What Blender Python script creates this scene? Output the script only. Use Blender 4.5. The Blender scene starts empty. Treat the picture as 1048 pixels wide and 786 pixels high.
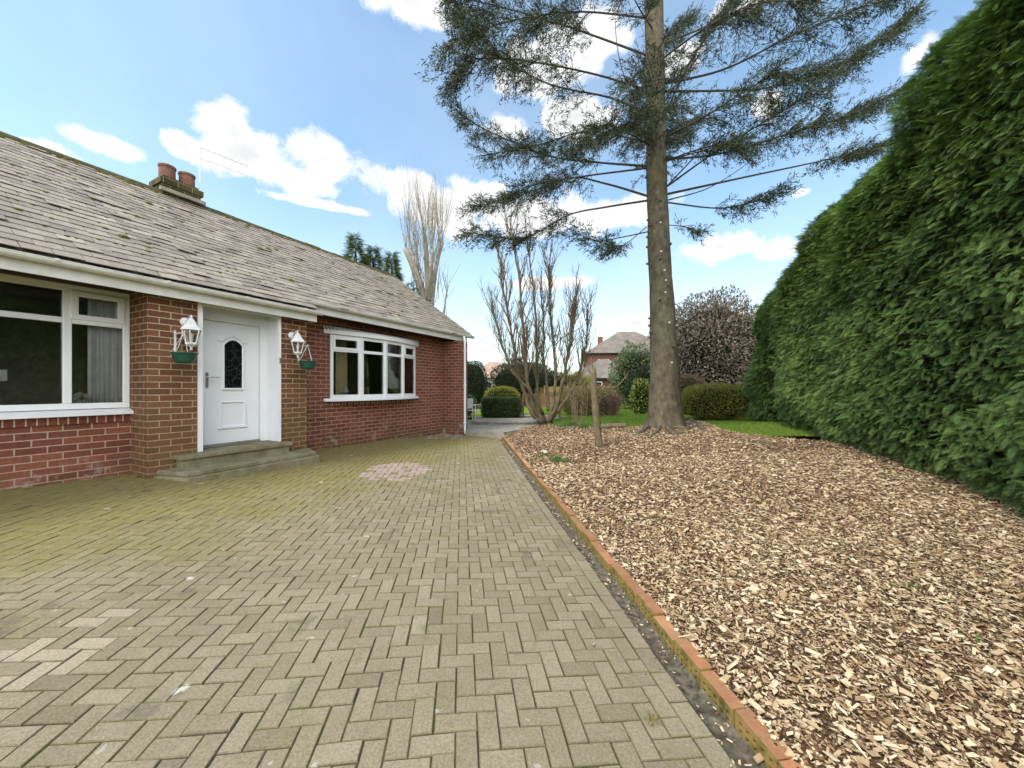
import bpy, math, random
import numpy as np

random.seed(11)
rng = np.random.default_rng(11)
S = bpy.context.scene
COL = S.collection
R = math.radians

# ------------------------------------------------------------------ camera and survey helpers
CAM_Z, FPX, CX, CY = 1.23, 380.0, 524.0, 397.0
cam = bpy.data.cameras.new('camera')
cam.sensor_width = 36.0
cam.lens = 36.0 * FPX / 1048.0
cam.shift_y = (CY - 393.0) / 1048.0
cam.clip_start, cam.clip_end = 0.05, 6000
camo = bpy.data.objects.new('camera', cam)
COL.objects.link(camo)
camo.location = (0, 0, CAM_Z)
camo.rotation_euler = (R(90), 0, 0)
S.camera = camo


def pt(x, y, d):
    """Sighted point of the survey: bearing x, y of the photograph at distance d along the view axis."""
    return np.array(((x - CX) / FPX * d, d, CAM_Z + (CY - y) / FPX * d))


def sstep(a, b, x):
    t = np.clip((x - a) / (b - a), 0, 1)
    return t * t * (3 - 2 * t)


def hash3(i, j, k, seed=0):
    h = (i * 374761393 + j * 668265263 + k * 2147483647 + seed * 144269504) & 0xFFFFFFFF
    h = ((h ^ (h >> 13)) * 1274126177) & 0xFFFFFFFF
    h = h ^ (h >> 16)
    return (h & 0xFFFF) / 65535.0


def vnoise(p, scale=1.0, seed=0):
    p = np.asarray(p, float) * scale
    i = np.floor(p).astype(np.int64)
    f = p - i
    f = f * f * (3 - 2 * f)
    out = np.zeros(len(p))
    for a in (0, 1):
        for b in (0, 1):
            for c in (0, 1):
                w = (f[:, 0] if a else 1 - f[:, 0]) * (f[:, 1] if b else 1 - f[:, 1]) * (f[:, 2] if c else 1 - f[:, 2])
                out += w * hash3(i[:, 0] + a, i[:, 1] + b, i[:, 2] + c, seed)
    return out


def fbm(p, scale=1.0, seed=0, octv=3):
    o, a, t = 0, 1.0, 0
    for k in range(octv):
        o = o + a * vnoise(p, scale * 2 ** k, seed + k)
        t += a
        a *= 0.5
    return o / t


# house frame: u along the facade, v out of it
HO = np.array((-4.83, 4.92))
HU = np.array((0.4586, 0.8886))
HV = np.array((0.8886, -0.4586))
# kerb frame: s along, q to the right of it
KO = np.array((1.04, 1.34))
KS = np.array((-0.1357, 0.9907))
KQ = np.array((0.9907, 0.1357))


def drive_z(X, Y):
    X = np.asarray(X, float); Y = np.asarray(Y, float)
    sink = 0.010 * np.sin(X * 1.3 + 0.8) * np.sin(Y * 0.9 + X * 0.5) + 0.006 * np.sin(X * 2.9 + Y * 1.7)
    return -0.197 - 0.052 * X - 0.0069 * Y + sink


def bed_z(X, Y):
    X = np.asarray(X, float); Y = np.asarray(Y, float)
    d = np.maximum(0, (X - KO[0]) * KQ[0] + (Y - KO[1]) * KQ[1])
    slope = 0.04 + 0.06 * sstep(3, 9, Y)
    edge = -0.197 - 0.052 * (KO[0] + KS[0] * (Y - KO[1])) - 0.0069 * Y + 0.062
    b = edge + 0.42 * np.tanh(slope * d / 0.42)
    b = b + 0.02 * np.sin(X * 1.7 + 1) * np.sin(Y * 1.4)
    far = 0.03
    k = sstep(10.3, 14, Y)
    return b * (1 - k) + far * k


def at(x, y):
    """Where the line of sight through x, y meets the bed or the lawn."""
    d = 10.0
    for _ in range(60):
        z = float(bed_z((x - CX) / FPX * d, d))
        nd = (CAM_Z - z) * FPX / max(1.0, (y - CY))
        d = 0.5 * d + 0.5 * nd
    return np.array(((x - CX) / FPX * d, d, float(bed_z((x - CX) / FPX * d, d))))


# ------------------------------------------------------------------ mesh builder
class MB:
    def __init__(self):
        self.v, self.f, self.n, self.tone = [], [], 0, []

    def add(self, verts, faces, tone=None):
        verts = np.asarray(verts, float).reshape(-1, 3)
        self.v.append(verts)
        if isinstance(faces, np.ndarray):
            fs = [faces + self.n]
            cnt = len(faces)
        else:
            fs = [np.asarray([fc], int) + self.n for fc in faces]
            cnt = len(faces)
        self.f += fs
        if tone is None:
            tone = np.full(cnt, 0.5)
        self.tone.append(np.broadcast_to(np.asarray(tone, float), (cnt,)))
        self.n += len(verts)
        return self

    def box(self, x0, x1, y0, y1, z0, z1, tone=None):
        v = [(x0, y0, z0), (x1, y0, z0), (x1, y1, z0), (x0, y1, z0), (x0, y0, z1), (x1, y0, z1), (x1, y1, z1), (x0, y1, z1)]
        f = np.array([(3, 2, 1, 0), (4, 5, 6, 7), (0, 1, 5, 4), (1, 2, 6, 5), (2, 3, 7, 6), (3, 0, 4, 7)])
        return self.add(v, f, tone)

    def prism(self, poly, z0, z1, inset_top=0):
        n = len(poly)
        p = np.asarray(poly, float)
        c = p.mean(0)
        t = c + (p - c) * (1 - inset_top)
        v = np.vstack([np.c_[p, np.full(n, z0)], np.c_[t, np.full(n, z1)]])
        f = [list(range(n - 1, -1, -1)), list(range(n, 2 * n))] + [[i, (i + 1) % n, n + (i + 1) % n, n + i] for i in range(n)]
        return self.add(v, f)

    def tube(self, pts, rad, seg=6, caps=True, tone=None):
        P = np.asarray(pts, float)
        n = len(P)
        rad = np.atleast_1d(np.asarray(rad, float))
        rad = np.interp(np.linspace(0, 1, n), np.linspace(0, 1, len(rad)), rad) if len(rad) > 1 else np.full(n, rad[0])
        T = np.gradient(P, axis=0)
        T /= np.linalg.norm(T, axis=1)[:, None] + 1e-9
        ref = np.array((0, 0, 1.0)) if abs(T[0, 2]) < 0.9 else np.array((1.0, 0, 0))
        A = np.cross(T, ref); A /= np.linalg.norm(A, axis=1)[:, None] + 1e-9
        B = np.cross(T, A)
        ang = np.linspace(0, 2 * np.pi, seg, endpoint=False)
        ring = A[:, None, :] * np.cos(ang)[None, :, None] + B[:, None, :] * np.sin(ang)[None, :, None]
        V = (P[:, None, :] + ring * rad[:, None, None]).reshape(-1, 3)
        i = np.arange(n - 1)[:, None] * seg
        j = np.arange(seg)[None, :]
        q = np.stack([i + j, i + (j + 1) % seg, i + seg + (j + 1) % seg, i + seg + j], -1).reshape(-1, 4)
        base = self.n
        self.add(V, q, tone)
        if caps and seg >= 3:
            self.f.append(np.array([list(range(seg - 1, -1, -1))]) + base)
            self.f.append(np.array([list(range((n - 1) * seg, n * seg))]) + base)
            self.tone.append(np.full(2, 0.5 if tone is None else np.mean(tone)))
        return self

    def lathe(self, prof, c, seg=16, axis='z'):
        """prof: list of (radius, height)."""
        pr = np.asarray(prof, float)
        ang = np.linspace(0, 2 * np.pi, seg, endpoint=False)
        V = np.stack([pr[:, 0:1] * np.cos(ang), pr[:, 0:1] * np.sin(ang), np.repeat(pr[:, 1:2], seg, 1)], -1)
        if axis == 'y':
            V = V[..., [0, 2, 1]]
        V = V.reshape(-1, 3) + np.asarray(c, float)
        n = len(pr)
        i = np.arange(n - 1)[:, None] * seg
        j = np.arange(seg)[None, :]
        q = np.stack([i + j, i + (j + 1) % seg, i + seg + (j + 1) % seg, i + seg + j], -1).reshape(-1, 4)
        return self.add(V, q)

    def leaves(self, C, D, N, ln, wd, tone=None, bend=0.0):
        """Lens-shaped leaves: base C, along D, facing N."""
        C = np.asarray(C, float); n = len(C)
        D = D / (np.linalg.norm(D, axis=1)[:, None] + 1e-9)
        Sd = np.cross(D, N); Sd /= np.linalg.norm(Sd, axis=1)[:, None] + 1e-9
        U = np.cross(Sd, D)
        ln = np.broadcast_to(np.asarray(ln, float), (n,))[:, None]
        wd = np.broadcast_to(np.asarray(wd, float), (n,))[:, None]
        a = C
        b = C + D * ln * 0.45 + Sd * wd * 0.5 + U * ln * bend
        c = C + D * ln
        d = C + D * ln * 0.45 - Sd * wd * 0.5 + U * ln * bend
        V = np.stack([a, b, c, d], 1).reshape(-1, 3)
        F = np.arange(4 * n).reshape(n, 4)
        return self.add(V, F, rng.random(n) if tone is None else tone)

    def build(self, name, mat, parent=None, smooth=False, uv=False):
        V = np.vstack(self.v)
        me = bpy.data.meshes.new(name)
        tot = np.concatenate([np.full(len(a), a.shape[1]) for a in self.f])
        idx = np.concatenate([a.ravel() for a in self.f])
        start = np.concatenate([[0], np.cumsum(tot)[:-1]])
        me.vertices.add(len(V)); me.vertices.foreach_set('co', V.ravel())
        me.loops.add(len(idx)); me.loops.foreach_set('vertex_index', idx.astype(np.int32))
        me.polygons.add(len(tot)); me.polygons.foreach_set('loop_start', start.astype(np.int32)); me.polygons.foreach_set('loop_total', tot.astype(np.int32))
        me.update(calc_edges=True)
        tn = np.concatenate(self.tone)
        a = me.attributes.new('tone', 'FLOAT', 'FACE')
        a.data.foreach_set('value', tn.astype(np.float32))
        me.polygons.foreach_set('use_smooth', np.full(len(tot), bool(smooth)))
        if uv:
            nr = np.zeros(len(tot) * 3); me.polygons.foreach_get('normal', nr)
            nr = np.abs(nr.reshape(-1, 3))
            ax = np.repeat(np.argmax(nr, 1), tot)
            P = V[idx]
            UV = np.where((ax == 0)[:, None], P[:, [1, 2]], np.where((ax == 1)[:, None], P[:, [0, 2]], P[:, [0, 1]]))
            if uv == 'upright':
                UV = UV[:, ::-1]
            l = me.uv_layers.new(name='UVMap')
            l.data.foreach_set('uv', np.ascontiguousarray(UV, np.float32).ravel())
        me.validate()
        o = bpy.data.objects.new(name, me)
        COL.objects.link(o)
        for m in (mat if isinstance(mat, (list, tuple)) else [mat]):
            me.materials.append(m)
        if parent is not None:
            o.parent = parent
        return o


def empty(name, loc, rz=0.0):
    o = bpy.data.objects.new(name, None)
    o.empty_display_size = 0.2
    COL.objects.link(o)
    o.location = loc
    o.rotation_euler = (0, 0, rz)
    return o


def tag(o, label=None, cat=None, group=None, kind=None):
    if label: o['label'] = label
    if cat: o['category'] = cat
    if group: o['group'] = group
    if kind: o['kind'] = kind
    return o


def copy_tree(o, parent=None):
    c = o.copy(); COL.objects.link(c)
    if parent is not None: c.parent = parent
    for ch in list(o.children): copy_tree(ch, c)
    return c


# ------------------------------------------------------------------ materials
class NT:
    def __init__(self, name):
        self.m = bpy.data.materials.new(name)
        self.m.use_nodes = True
        self.t = self.m.node_tree
        self.p = self.t.nodes['Principled BSDF']
        self.out = self.t.nodes['Material Output']

    def n(self, typ, **kw):
        x = self.t.nodes.new('ShaderNode' + typ)
        for k, v in kw.items():
            if k.startswith('i_'):
                x.inputs[k[2:].replace('_', ' ')].default_value = v
            else:
                setattr(x, k, v)
        return x

    def l(self, a, b):
        self.t.links.new(a, b)

    def mix(self, fac, a, b, blend='MIX'):
        x = self.n('Mix', data_type='RGBA', blend_type=blend)
        for s, val in ((x.inputs[0], fac), (x.inputs[6], a), (x.inputs[7], b)):
            if isinstance(val, (int, float)): s.default_value = val
            elif isinstance(val, tuple): s.default_value = (*val[:3], 1)
            else: self.l(val, s)
        return x.outputs[2]

    def math(self, op, a, b=0.0, c=0.0):
        x = self.n('Math', operation=op)
        for s, val in zip(x.inputs, (a, b, c)):
            if isinstance(val, (int, float)): s.default_value = val
            else: self.l(val, s)
        return x.outputs[0]

    def ramp(self, fac, stops, interp='LINEAR'):
        x = self.n('ValToRGB')
        x.color_ramp.interpolation = interp
        e = x.color_ramp.elements
        while len(e) < len(stops): e.new(0.5)
        for i, (p, c) in enumerate(stops):
            e[i].position = p
            e[i].color = (*c[:3], 1) if isinstance(c, tuple) else (c, c, c, 1)
        self.l(fac, x.inputs[0])
        return x.outputs[0]

    def noise(self, scale, detail=4.0, rough=0.6, coord='Object', dist=0.0, sc=None):
        tc = self.n('TexCoord')
        src = tc.outputs[coord]
        if sc is not None:
            mp = self.n('Mapping'); mp.inputs['Scale'].default_value = sc
            self.l(src, mp.inputs[0]); src = mp.outputs[0]
        x = self.n('TexNoise', i_Scale=scale, i_Detail=detail, i_Roughness=rough, i_Distortion=dist)
        self.l(src, x.inputs['Vector'])
        return x.outputs['Fac']

    def tone(self):
        return self.n('Attribute', attribute_name='tone').outputs['Fac']

    def bump(self, h, strength=0.3, dist=0.01):
        b = self.n('Bump'); b.inputs['Strength'].default_value = strength; b.inputs['Distance'].default_value = dist
        self.l(h, b.inputs['Height'])
        self.l(b.outputs[0], self.p.inputs['Normal'])
        return b

    def done(self, col, rough=0.7, spec=0.3):
        if isinstance(col, tuple): self.p.inputs['Base Color'].default_value = (*col[:3], 1)
        else: self.l(col, self.p.inputs['Base Color'])
        if isinstance(rough, (int, float)): self.p.inputs['Roughness'].default_value = rough
        else: self.l(rough, self.p.inputs['Roughness'])
        self.p.inputs['Specular IOR Level'].default_value = spec
        return self.m


def plain(name, c, rough=0.6, spec=0.4, var=0.12, scale=6.0, bump=0.0, bscale=60.0, metal=0.0, dirt=None):
    t = NT(name)
    n = t.noise(scale, 5)
    d = tuple(x * (1 - var * 1.6) for x in c); u = tuple(min(1, x * (1 + var)) for x in c)
    col = t.ramp(n, [(0.3, d), (0.7, u)])
    if dirt:
        m = t.ramp(t.noise(dirt[1], 6, 0.7), [(0.5, 0.0), (0.72, 1.0)])
        col = t.mix(t.math('MULTIPLY', m, dirt[2]), col, dirt[0])
    if bump:
        t.bump(t.noise(bscale, 5, 0.65), bump, 0.01)
    t.p.inputs['Metallic'].default_value = metal
    return t.done(col, rough, spec)


def leafmat(name, stops, patch=(0.7, 0.45), rough=0.55, trans=0.22, spec=0.3, tcol=None):
    t = NT(name)
    n = t.noise(patch[0], 3)
    fac = t.math('ADD', t.math('MULTIPLY', t.tone(), 1 - patch[1]), t.math('MULTIPLY', n, patch[1]))
    col = t.ramp(fac, stops)
    t.done(col, rough, spec)
    tr = t.n('BsdfTranslucent')
    t.l(t.mix(1.0, col, tcol or (1.0, 1.1, 0.6), 'MULTIPLY'), tr.inputs['Color'])
    mx = t.n('MixShader'); mx.inputs[0].default_value = trans
    t.l(t.p.outputs[0], mx.inputs[1]); t.l(tr.outputs[0], mx.inputs[2]); t.l(mx.outputs[0], t.out.inputs[0])
    return t.m


def barkmat(name, c0, c1, c2=None, scale=8, stretch=(1, 1, 0.25), bump=0.6, moss=None):
    t = NT(name)
    n = t.noise(scale, 8, 0.65, sc=stretch)
    col = t.ramp(n, [(0.3, c0), (0.62, c1)] + ([(0.75, c2)] if c2 else []))
    if moss:
        col = t.mix(t.ramp(t.noise(moss[1], 5), [(0.48, 0.0), (0.68, moss[2])]), col, moss[0])
    t.bump(n, bump, 0.03)
    return t.done(col, 0.9, 0.15)


def brickmat(name, c1, c2, mortar, w=0.245, h=0.0875, stain=None, ms=0.0075):
    t = NT(name)
    uv = t.n('UVMap')
    wob = t.n('TexNoise', i_Scale=9.0, i_Detail=3.0); t.l(uv.outputs[0], wob.inputs['Vector'])
    off = t.n('VectorMath', operation='MULTIPLY_ADD')
    t.l(wob.outputs['Color'], off.inputs[0]); off.inputs[1].default_value = (0.006, 0.006, 0); t.l(uv.outputs[0], off.inputs[2])
    def bk(a, b, m, bias):
        x = t.n('TexBrick', offset=0.5, squash=1.0)
        x.inputs['Scale'].default_value = 1.0; x.inputs['Mortar Size'].default_value = ms; x.inputs['Mortar Smooth'].default_value = 0.15
        x.inputs['Brick Width'].default_value = w; x.inputs['Row Height'].default_value = h; x.inputs['Bias'].default_value = bias
        x.inputs['Color1'].default_value = (*a, 1); x.inputs['Color2'].default_value = (*b, 1); x.inputs['Mortar'].default_value = (*m, 1)
        t.l(off.outputs[0], x.inputs['Vector'])
        return x
    b1 = bk(c1, c2, mortar, 0.0)
    fine = t.n('TexNoise', i_Scale=28.0, i_Detail=6.0, i_Roughness=0.7); t.l(uv.outputs[0], fine.inputs['Vector'])
    big = t.n('TexNoise', i_Scale=1.3, i_Detail=4.0); t.l(uv.outputs[0], big.inputs['Vector'])
    col = t.mix(0.75, b1.outputs['Color'], t.ramp(fine.outputs['Fac'], [(0.3, (0.55, 0.5, 0.5)), (0.7, (1.15, 1.1, 1.1))]), 'MULTIPLY')
    col = t.mix(0.6, col, t.ramp(big.outputs['Fac'], [(0.3, (0.75, 0.72, 0.72)), (0.7, (1.15, 1.15, 1.15))]), 'MULTIPLY')
    if stain:
        geo = t.n('NewGeometry'); sep = t.n('SeparateXYZ'); t.l(geo.outputs['Position'], sep.inputs[0])
        zz = t.math('ADD', sep.outputs['Z'], t.math('MULTIPLY', t.math('SUBTRACT', big.outputs['Fac'], 0.5), 1.4))
        mr = t.n('MapRange'); mr.inputs['From Min'].default_value = stain[1]; mr.inputs['From Max'].default_value = stain[2]
        mr.inputs['To Min'].default_value = stain[3]; mr.inputs['To Max'].default_value = 0.0
        t.l(zz, mr.inputs['Value'])
        col = t.mix(mr.outputs[0], col, stain[0])
    if name == 'red brick':
        g2 = t.n('NewGeometry'); s2 = t.n('SeparateXYZ'); t.l(g2.outputs['Position'], s2.inputs[0])
        sa = t.n('TexNoise', i_Scale=2.6, i_Detail=6.0, i_Roughness=0.7); t.l(uv.outputs[0], sa.inputs['Vector'])
        low = t.n('MapRange'); low.inputs['From Min'].default_value = 0.1; low.inputs['From Max'].default_value = 0.4; low.inputs['To Min'].default_value = 0.75; low.inputs['To Max'].default_value = 0.0
        t.l(s2.outputs['Z'], low.inputs['Value'])
        col = t.mix(t.math('MULTIPLY', low.outputs[0], t.ramp(sa.outputs['Fac'], [(0.56, 0.0), (0.66, 1.0)])), col, (0.42, 0.36, 0.30))
    hgt = t.math('ADD', t.math('MULTIPLY', b1.outputs['Fac'], -1.0), t.math('MULTIPLY', fine.outputs['Fac'], 0.35))
    t.bump(hgt, 0.7, 0.008)
    return t.done(col, 0.85, 0.25)


M = {}
M['brick_red'] = brickmat('red brick', (0.270, 0.102, 0.060), (0.165, 0.058, 0.038), (0.46, 0.33, 0.24), stain=((0.10, 0.075, 0.03), -0.1, 0.35, 0.4))
M['brick_brown'] = brickmat('stained brown brick', (0.235, 0.108, 0.058), (0.135, 0.058, 0.034), (0.52, 0.41, 0.25), stain=((0.155, 0.10, 0.038), 0.2, 2.1, 0.45))
M['brick_edge'] = brickmat('bricks on end', (0.22, 0.072, 0.046), (0.13, 0.042, 0.030), (0.50, 0.38, 0.29), w=0.25, h=0.082, ms=0.0075)
M['upvc'] = plain('white frames', (0.80, 0.81, 0.82), 0.35, 0.5, 0.03, 3)
M['upvc_old'] = plain('weathered white gutter', (0.70, 0.69, 0.65), 0.42, 0.5, 0.07, 5, dirt=((0.42, 0.39, 0.32), 4, 0.5))
M['door_white'] = plain('white door', (0.82, 0.83, 0.85), 0.3, 0.5, 0.02, 3)
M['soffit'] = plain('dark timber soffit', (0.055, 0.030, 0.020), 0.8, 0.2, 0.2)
M['plaster'] = plain('inside plaster', (0.38, 0.33, 0.26), 0.9, 0.1, 0.1)
M['floor_in'] = plain('dark carpet', (0.05, 0.04, 0.035), 0.95, 0.1)
M['curtain_grey'] = plain('grey curtain cloth', (0.78, 0.77, 0.76), 0.9, 0.1, 0.1)
M['curtain_cream'] = plain('cream curtain cloth', (0.78, 0.64, 0.35), 0.9, 0.1, 0.1)
M['curtain_pale'] = plain('pale curtain cloth', (0.78, 0.76, 0.70), 0.9, 0.1, 0.1)
M['metal'] = plain('brushed steel', (0.55, 0.55, 0.54), 0.3, 0.5, 0.05, metal=0.9)
M['white_paint'] = plain('white painted metal', (0.80, 0.80, 0.78), 0.4, 0.5, 0.06, 12, dirt=((0.5, 0.46, 0.36), 14, 0.5))
M['green_plastic'] = plain('green plastic', (0.008, 0.075, 0.048), 0.45, 0.5, 0.15)
M['terracotta'] = plain('terracotta', (0.20, 0.095, 0.068), 0.85, 0.2, 0.25, 10, dirt=((0.12, 0.09, 0.06), 8, 0.7))
M['chimney'] = brickmat('mossy chimney brick', (0.10, 0.085, 0.035), (0.055, 0.05, 0.022), (0.26, 0.24, 0.13), w=0.245, h=0.13)
M['stone'] = None
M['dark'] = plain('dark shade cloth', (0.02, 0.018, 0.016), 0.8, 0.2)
M['soil'] = plain('dark soil', (0.045, 0.03, 0.02), 0.95, 0.1, 0.3, 20)
M['wood_grey'] = plain('weathered bench wood', (0.26, 0.15, 0.105), 0.85, 0.2, 0.3, 14, bump=0.3)
M['concrete'] = plain('concrete', (0.30, 0.275, 0.225), 0.9, 0.2, 0.2, 5, bump=0.3)
M['fence'] = plain('larch fence boards', (0.30, 0.205, 0.10), 0.9, 0.15, 0.25, 5)


def stonemat():
    t = NT('weathered stone step')
    n = t.noise(5, 8, 0.7)
    f = t.noise(70, 4, 0.7)
    col = t.ramp(n, [(0.3, (0.15, 0.125, 0.06)), (0.5, (0.24, 0.21, 0.125)), (0.72, (0.34, 0.31, 0.22))])
    col = t.mix(0.6, col, t.ramp(f, [(0.3, (0.55, 0.55, 0.5)), (0.7, (1.2, 1.2, 1.2))]), 'MULTIPLY')
    t.bump(f, 0.5, 0.006)
    return t.done(col, 0.9, 0.2)
M['stone'] = stonemat()


def glassmat():
    t = NT('window glass')
    fr = t.n('Fresnel'); fr.inputs['IOR'].default_value = 1.7
    tr = t.n('BsdfTransparent'); tr.inputs[0].default_value = (0.92, 0.94, 0.93, 1)
    gl = t.n('BsdfGlossy'); gl.inputs['Roughness'].default_value = 0.015; gl.inputs[0].default_value = (0.9, 0.9, 0.9, 1)
    mx = t.n('MixShader')
    t.l(fr.outputs[0], mx.inputs[0]); t.l(tr.outputs[0], mx.inputs[1]); t.l(gl.outputs[0], mx.inputs[2]); t.l(mx.outputs[0], t.out.inputs[0])
    return t.m
M['glass'] = glassmat()


def leadglass():
    t = NT('leaded obscure glass')
    v = t.n('TexVoronoi', i_Scale=9.0, feature='DISTANCE_TO_EDGE')
    tc = t.n('TexCoord'); t.l(tc.outputs['Object'], v.inputs['Vector'])
    col = t.ramp(v.outputs['Distance'], [(0.015, (0.035, 0.035, 0.037)), (0.04, (0.006, 0.007, 0.009))])
    t.bump(v.outputs['Distance'], 0.25, 0.01)
    return t.done(col, 0.12, 0.5)
M['leadglass'] = leadglass()


def slatemat():
    t = NT('weathered roof slates')
    tn = t.tone()
    n = t.noise(3.0, 6, 0.7)
    f = t.noise(45, 5, 0.7)
    fac = t.math('ADD', t.math('MULTIPLY', tn, 0.42), t.math('MULTIPLY', n, 0.58))
    col = t.ramp(fac, [(0.12, (0.15, 0.122, 0.10)), (0.45, (0.25, 0.21, 0.168)), (0.7, (0.33, 0.285, 0.225)), (0.9, (0.42, 0.37, 0.29))])
    lich = t.ramp(t.noise(11, 6, 0.75), [(0.57, 0.0), (0.72, 0.5)])
    col = t.mix(lich, col, (0.42, 0.39, 0.30))
    geo = t.n('TexCoord'); sep = t.n('SeparateXYZ'); t.l(geo.outputs['Object'], sep.inputs[0])
    low = t.n('MapRange'); low.inputs['From Min'].default_value = 4.6; low.inputs['From Max'].default_value = 7.8; low.inputs['To Max'].default_value = 0.5
    t.l(sep.outputs['X'], low.inputs['Value'])
    gm = t.math('MULTIPLY', low.outputs[0], t.ramp(t.noise(4.5, 5), [(0.4, 0.0), (0.65, 1.0)]))
    col = t.mix(gm, col, (0.22, 0.20, 0.07))
    col = t.mix(0.55, col, t.ramp(f, [(0.3, (0.6, 0.6, 0.6)), (0.7, (1.2, 1.2, 1.2))]), 'MULTIPLY')
    t.bump(f, 0.4, 0.006)
    return t.done(col, 0.62, 0.4)
M['slate'] = slatemat()
M['moss'] = plain('roof moss and shadow gaps', (0.10, 0.095, 0.022), 0.95, 0.1, 0.4, 30, bump=0.6)
M['ridge'] = plain('ridge tiles with moss', (0.085, 0.078, 0.04), 0.9, 0.2, 0.3, 5, dirt=((0.06, 0.06, 0.016), 3, 0.95))


def pavermat(name, dark, mid, light, algae=True):
    t = NT(name)
    tn0 = t.tone()
    edge = t.math('GREATER_THAN', tn0, 1.5)
    tn = t.math('SUBTRACT', tn0, t.math('MULTIPLY', edge, 2.0))
    n = t.noise(1.4, 5, 0.6)
    f = t.noise(95, 4, 0.75)
    m = t.noise(9, 6, 0.7)
    fac = t.math('ADD', t.math('MULTIPLY', tn, 0.45), t.math('ADD', t.math('MULTIPLY', n, 0.30), t.math('MULTIPLY', m, 0.25)))
    col = t.ramp(fac, [(0.22, dark), (0.5, mid), (0.78, light)])
    geo = t.n('NewGeometry'); sep = t.n('SeparateXYZ'); t.l(geo.outputs['Position'], sep.inputs[0])
    if algae:
        v = t.math('ADD', t.math('MULTIPLY', t.math('ADD', sep.outputs['X'], 4.83), 0.8886), t.math('MULTIPLY', t.math('SUBTRACT', sep.outputs['Y'], 4.92), -0.4586))
        u = t.math('ADD', t.math('MULTIPLY', t.math('ADD', sep.outputs['X'], 4.83), 0.4586), t.math('MULTIPLY', t.math('SUBTRACT', sep.outputs['Y'], 4.92), 0.8886))
        e = t.math('ADD', v, t.math('MULTIPLY', t.math('SUBTRACT', n, 0.5), 3.2))
        e = t.math('ADD', e, t.math('MULTIPLY', t.math('MAXIMUM', t.math('SUBTRACT', u, 1.5), 0.0), 0.16))
        mr = t.n('MapRange'); mr.interpolation_type = 'SMOOTHSTEP'
        mr.inputs['From Min'].default_value = 1.2; mr.inputs['From Max'].default_value = 3.8
        mr.inputs['To Min'].default_value = 0.80; mr.inputs['To Max'].default_value = 0.0
        t.l(e, mr.inputs['Value'])
        am = t.math('MULTIPLY', mr.outputs[0], t.ramp(m, [(0.25, 0.55), (0.6, 1.0)]))
        col = t.mix(am, col, t.ramp(m, [(0.3, (0.16, 0.125, 0.022)), (0.7, (0.27, 0.225, 0.06))]))
        gs = t.ramp(t.noise(2.2, 6, 0.7), [(0.54, 0.0), (0.7, 0.45)])
        col = t.mix(gs, col, (0.16, 0.15, 0.055))
    st = t.ramp(t.noise(3.1, 4, 0.55), [(0.62, 0.0), (0.72, 0.55)])
    col = t.mix(st, col, (0.075, 0.07, 0.058))
    col = t.mix(t.math('MULTIPLY', edge, t.ramp(m, [(0.3, 0.25), (0.7, 0.75)])), col, t.ramp(t.noise(1.6, 5, 0.65), [(0.42, (0.075, 0.062, 0.040)), (0.58, (0.105, 0.105, 0.03))]))
    # droppings and lime specks
    vo = t.n('TexVoronoi', i_Scale=2.3); tc = t.n('TexCoord')
    dis = t.n('VectorMath', operation='MULTIPLY_ADD'); nz = t.n('TexNoise', i_Scale=22.0, i_Detail=3.0)
    t.l(tc.outputs['Object'], nz.inputs['Vector']); t.l(nz.outputs['Color'], dis.inputs[0]); dis.inputs[1].default_value = (0.07, 0.07, 0); t.l(tc.outputs['Object'], dis.inputs[2])
    t.l(dis.outputs[0], vo.inputs['Vector'])
    sel = t.n('SeparateColor'); t.l(vo.outputs['Color'], sel.inputs[0])
    sp = t.math('MULTIPLY', t.ramp(vo.outputs['Distance'], [(0.045, 1.0), (0.075, 0.0)]), t.math('GREATER_THAN', sel.outputs[0], 0.45))
    col = t.mix(t.math('MULTIPLY', sp, 0.7), col, (0.62, 0.60, 0.54))
    vo2 = t.n('TexVoronoi', i_Scale=9.0); t.l(dis.outputs[0], vo2.inputs['Vector'])
    sel2 = t.n('SeparateColor'); t.l(vo2.outputs['Color'], sel2.inputs[0])
    sp2 = t.math('MULTIPLY', t.ramp(vo2.outputs['Distance'], [(0.07, 1.0), (0.12, 0.0)]), t.math('GREATER_THAN', sel2.outputs[1], 0.72))
    col = t.mix(t.math('MULTIPLY', sp2, 0.55), col, (0.50, 0.48, 0.42))
    col = t.mix(0.8, col, t.ramp(f, [(0.28, (0.5, 0.5, 0.48)), (0.72, (1.3, 1.3, 1.3))]), 'MULTIPLY')
    t.bump(t.math('ADD', f, t.math('MULTIPLY', m, 0.6)), 0.55, 0.006)
    return t.done(col, 0.85, 0.25)
M['paver'] = pavermat('grey block paving', (0.165, 0.142, 0.092), (0.245, 0.214, 0.140), (0.33, 0.293, 0.203))
M['paver_pink'] = pavermat('pink block paving', (0.27, 0.20, 0.16), (0.36, 0.275, 0.23), (0.45, 0.36, 0.30), False)
M['paver_buff'] = pavermat('buff block paving', (0.26, 0.225, 0.155), (0.36, 0.31, 0.22), (0.46, 0.41, 0.31), False)


def jointmat():
    t = NT('mossy joint sand')
    m = t.ramp(t.noise(1.6, 5, 0.65), [(0.4, 0.0), (0.58, 1.0)])
    col = t.mix(m, (0.055, 0.047, 0.033), (0.085, 0.092, 0.018))
    t.bump(t.noise(120, 3), 0.6, 0.01)
    return t.done(col, 0.95, 0.1)
M['joint'] = jointmat()
M['channel'] = plain('wet concrete haunching', (0.135, 0.118, 0.088), 0.9, 0.15, 0.45, 26, bump=1.0, bscale=45, dirt=((0.05, 0.04, 0.025), 9, 0.8))


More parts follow.
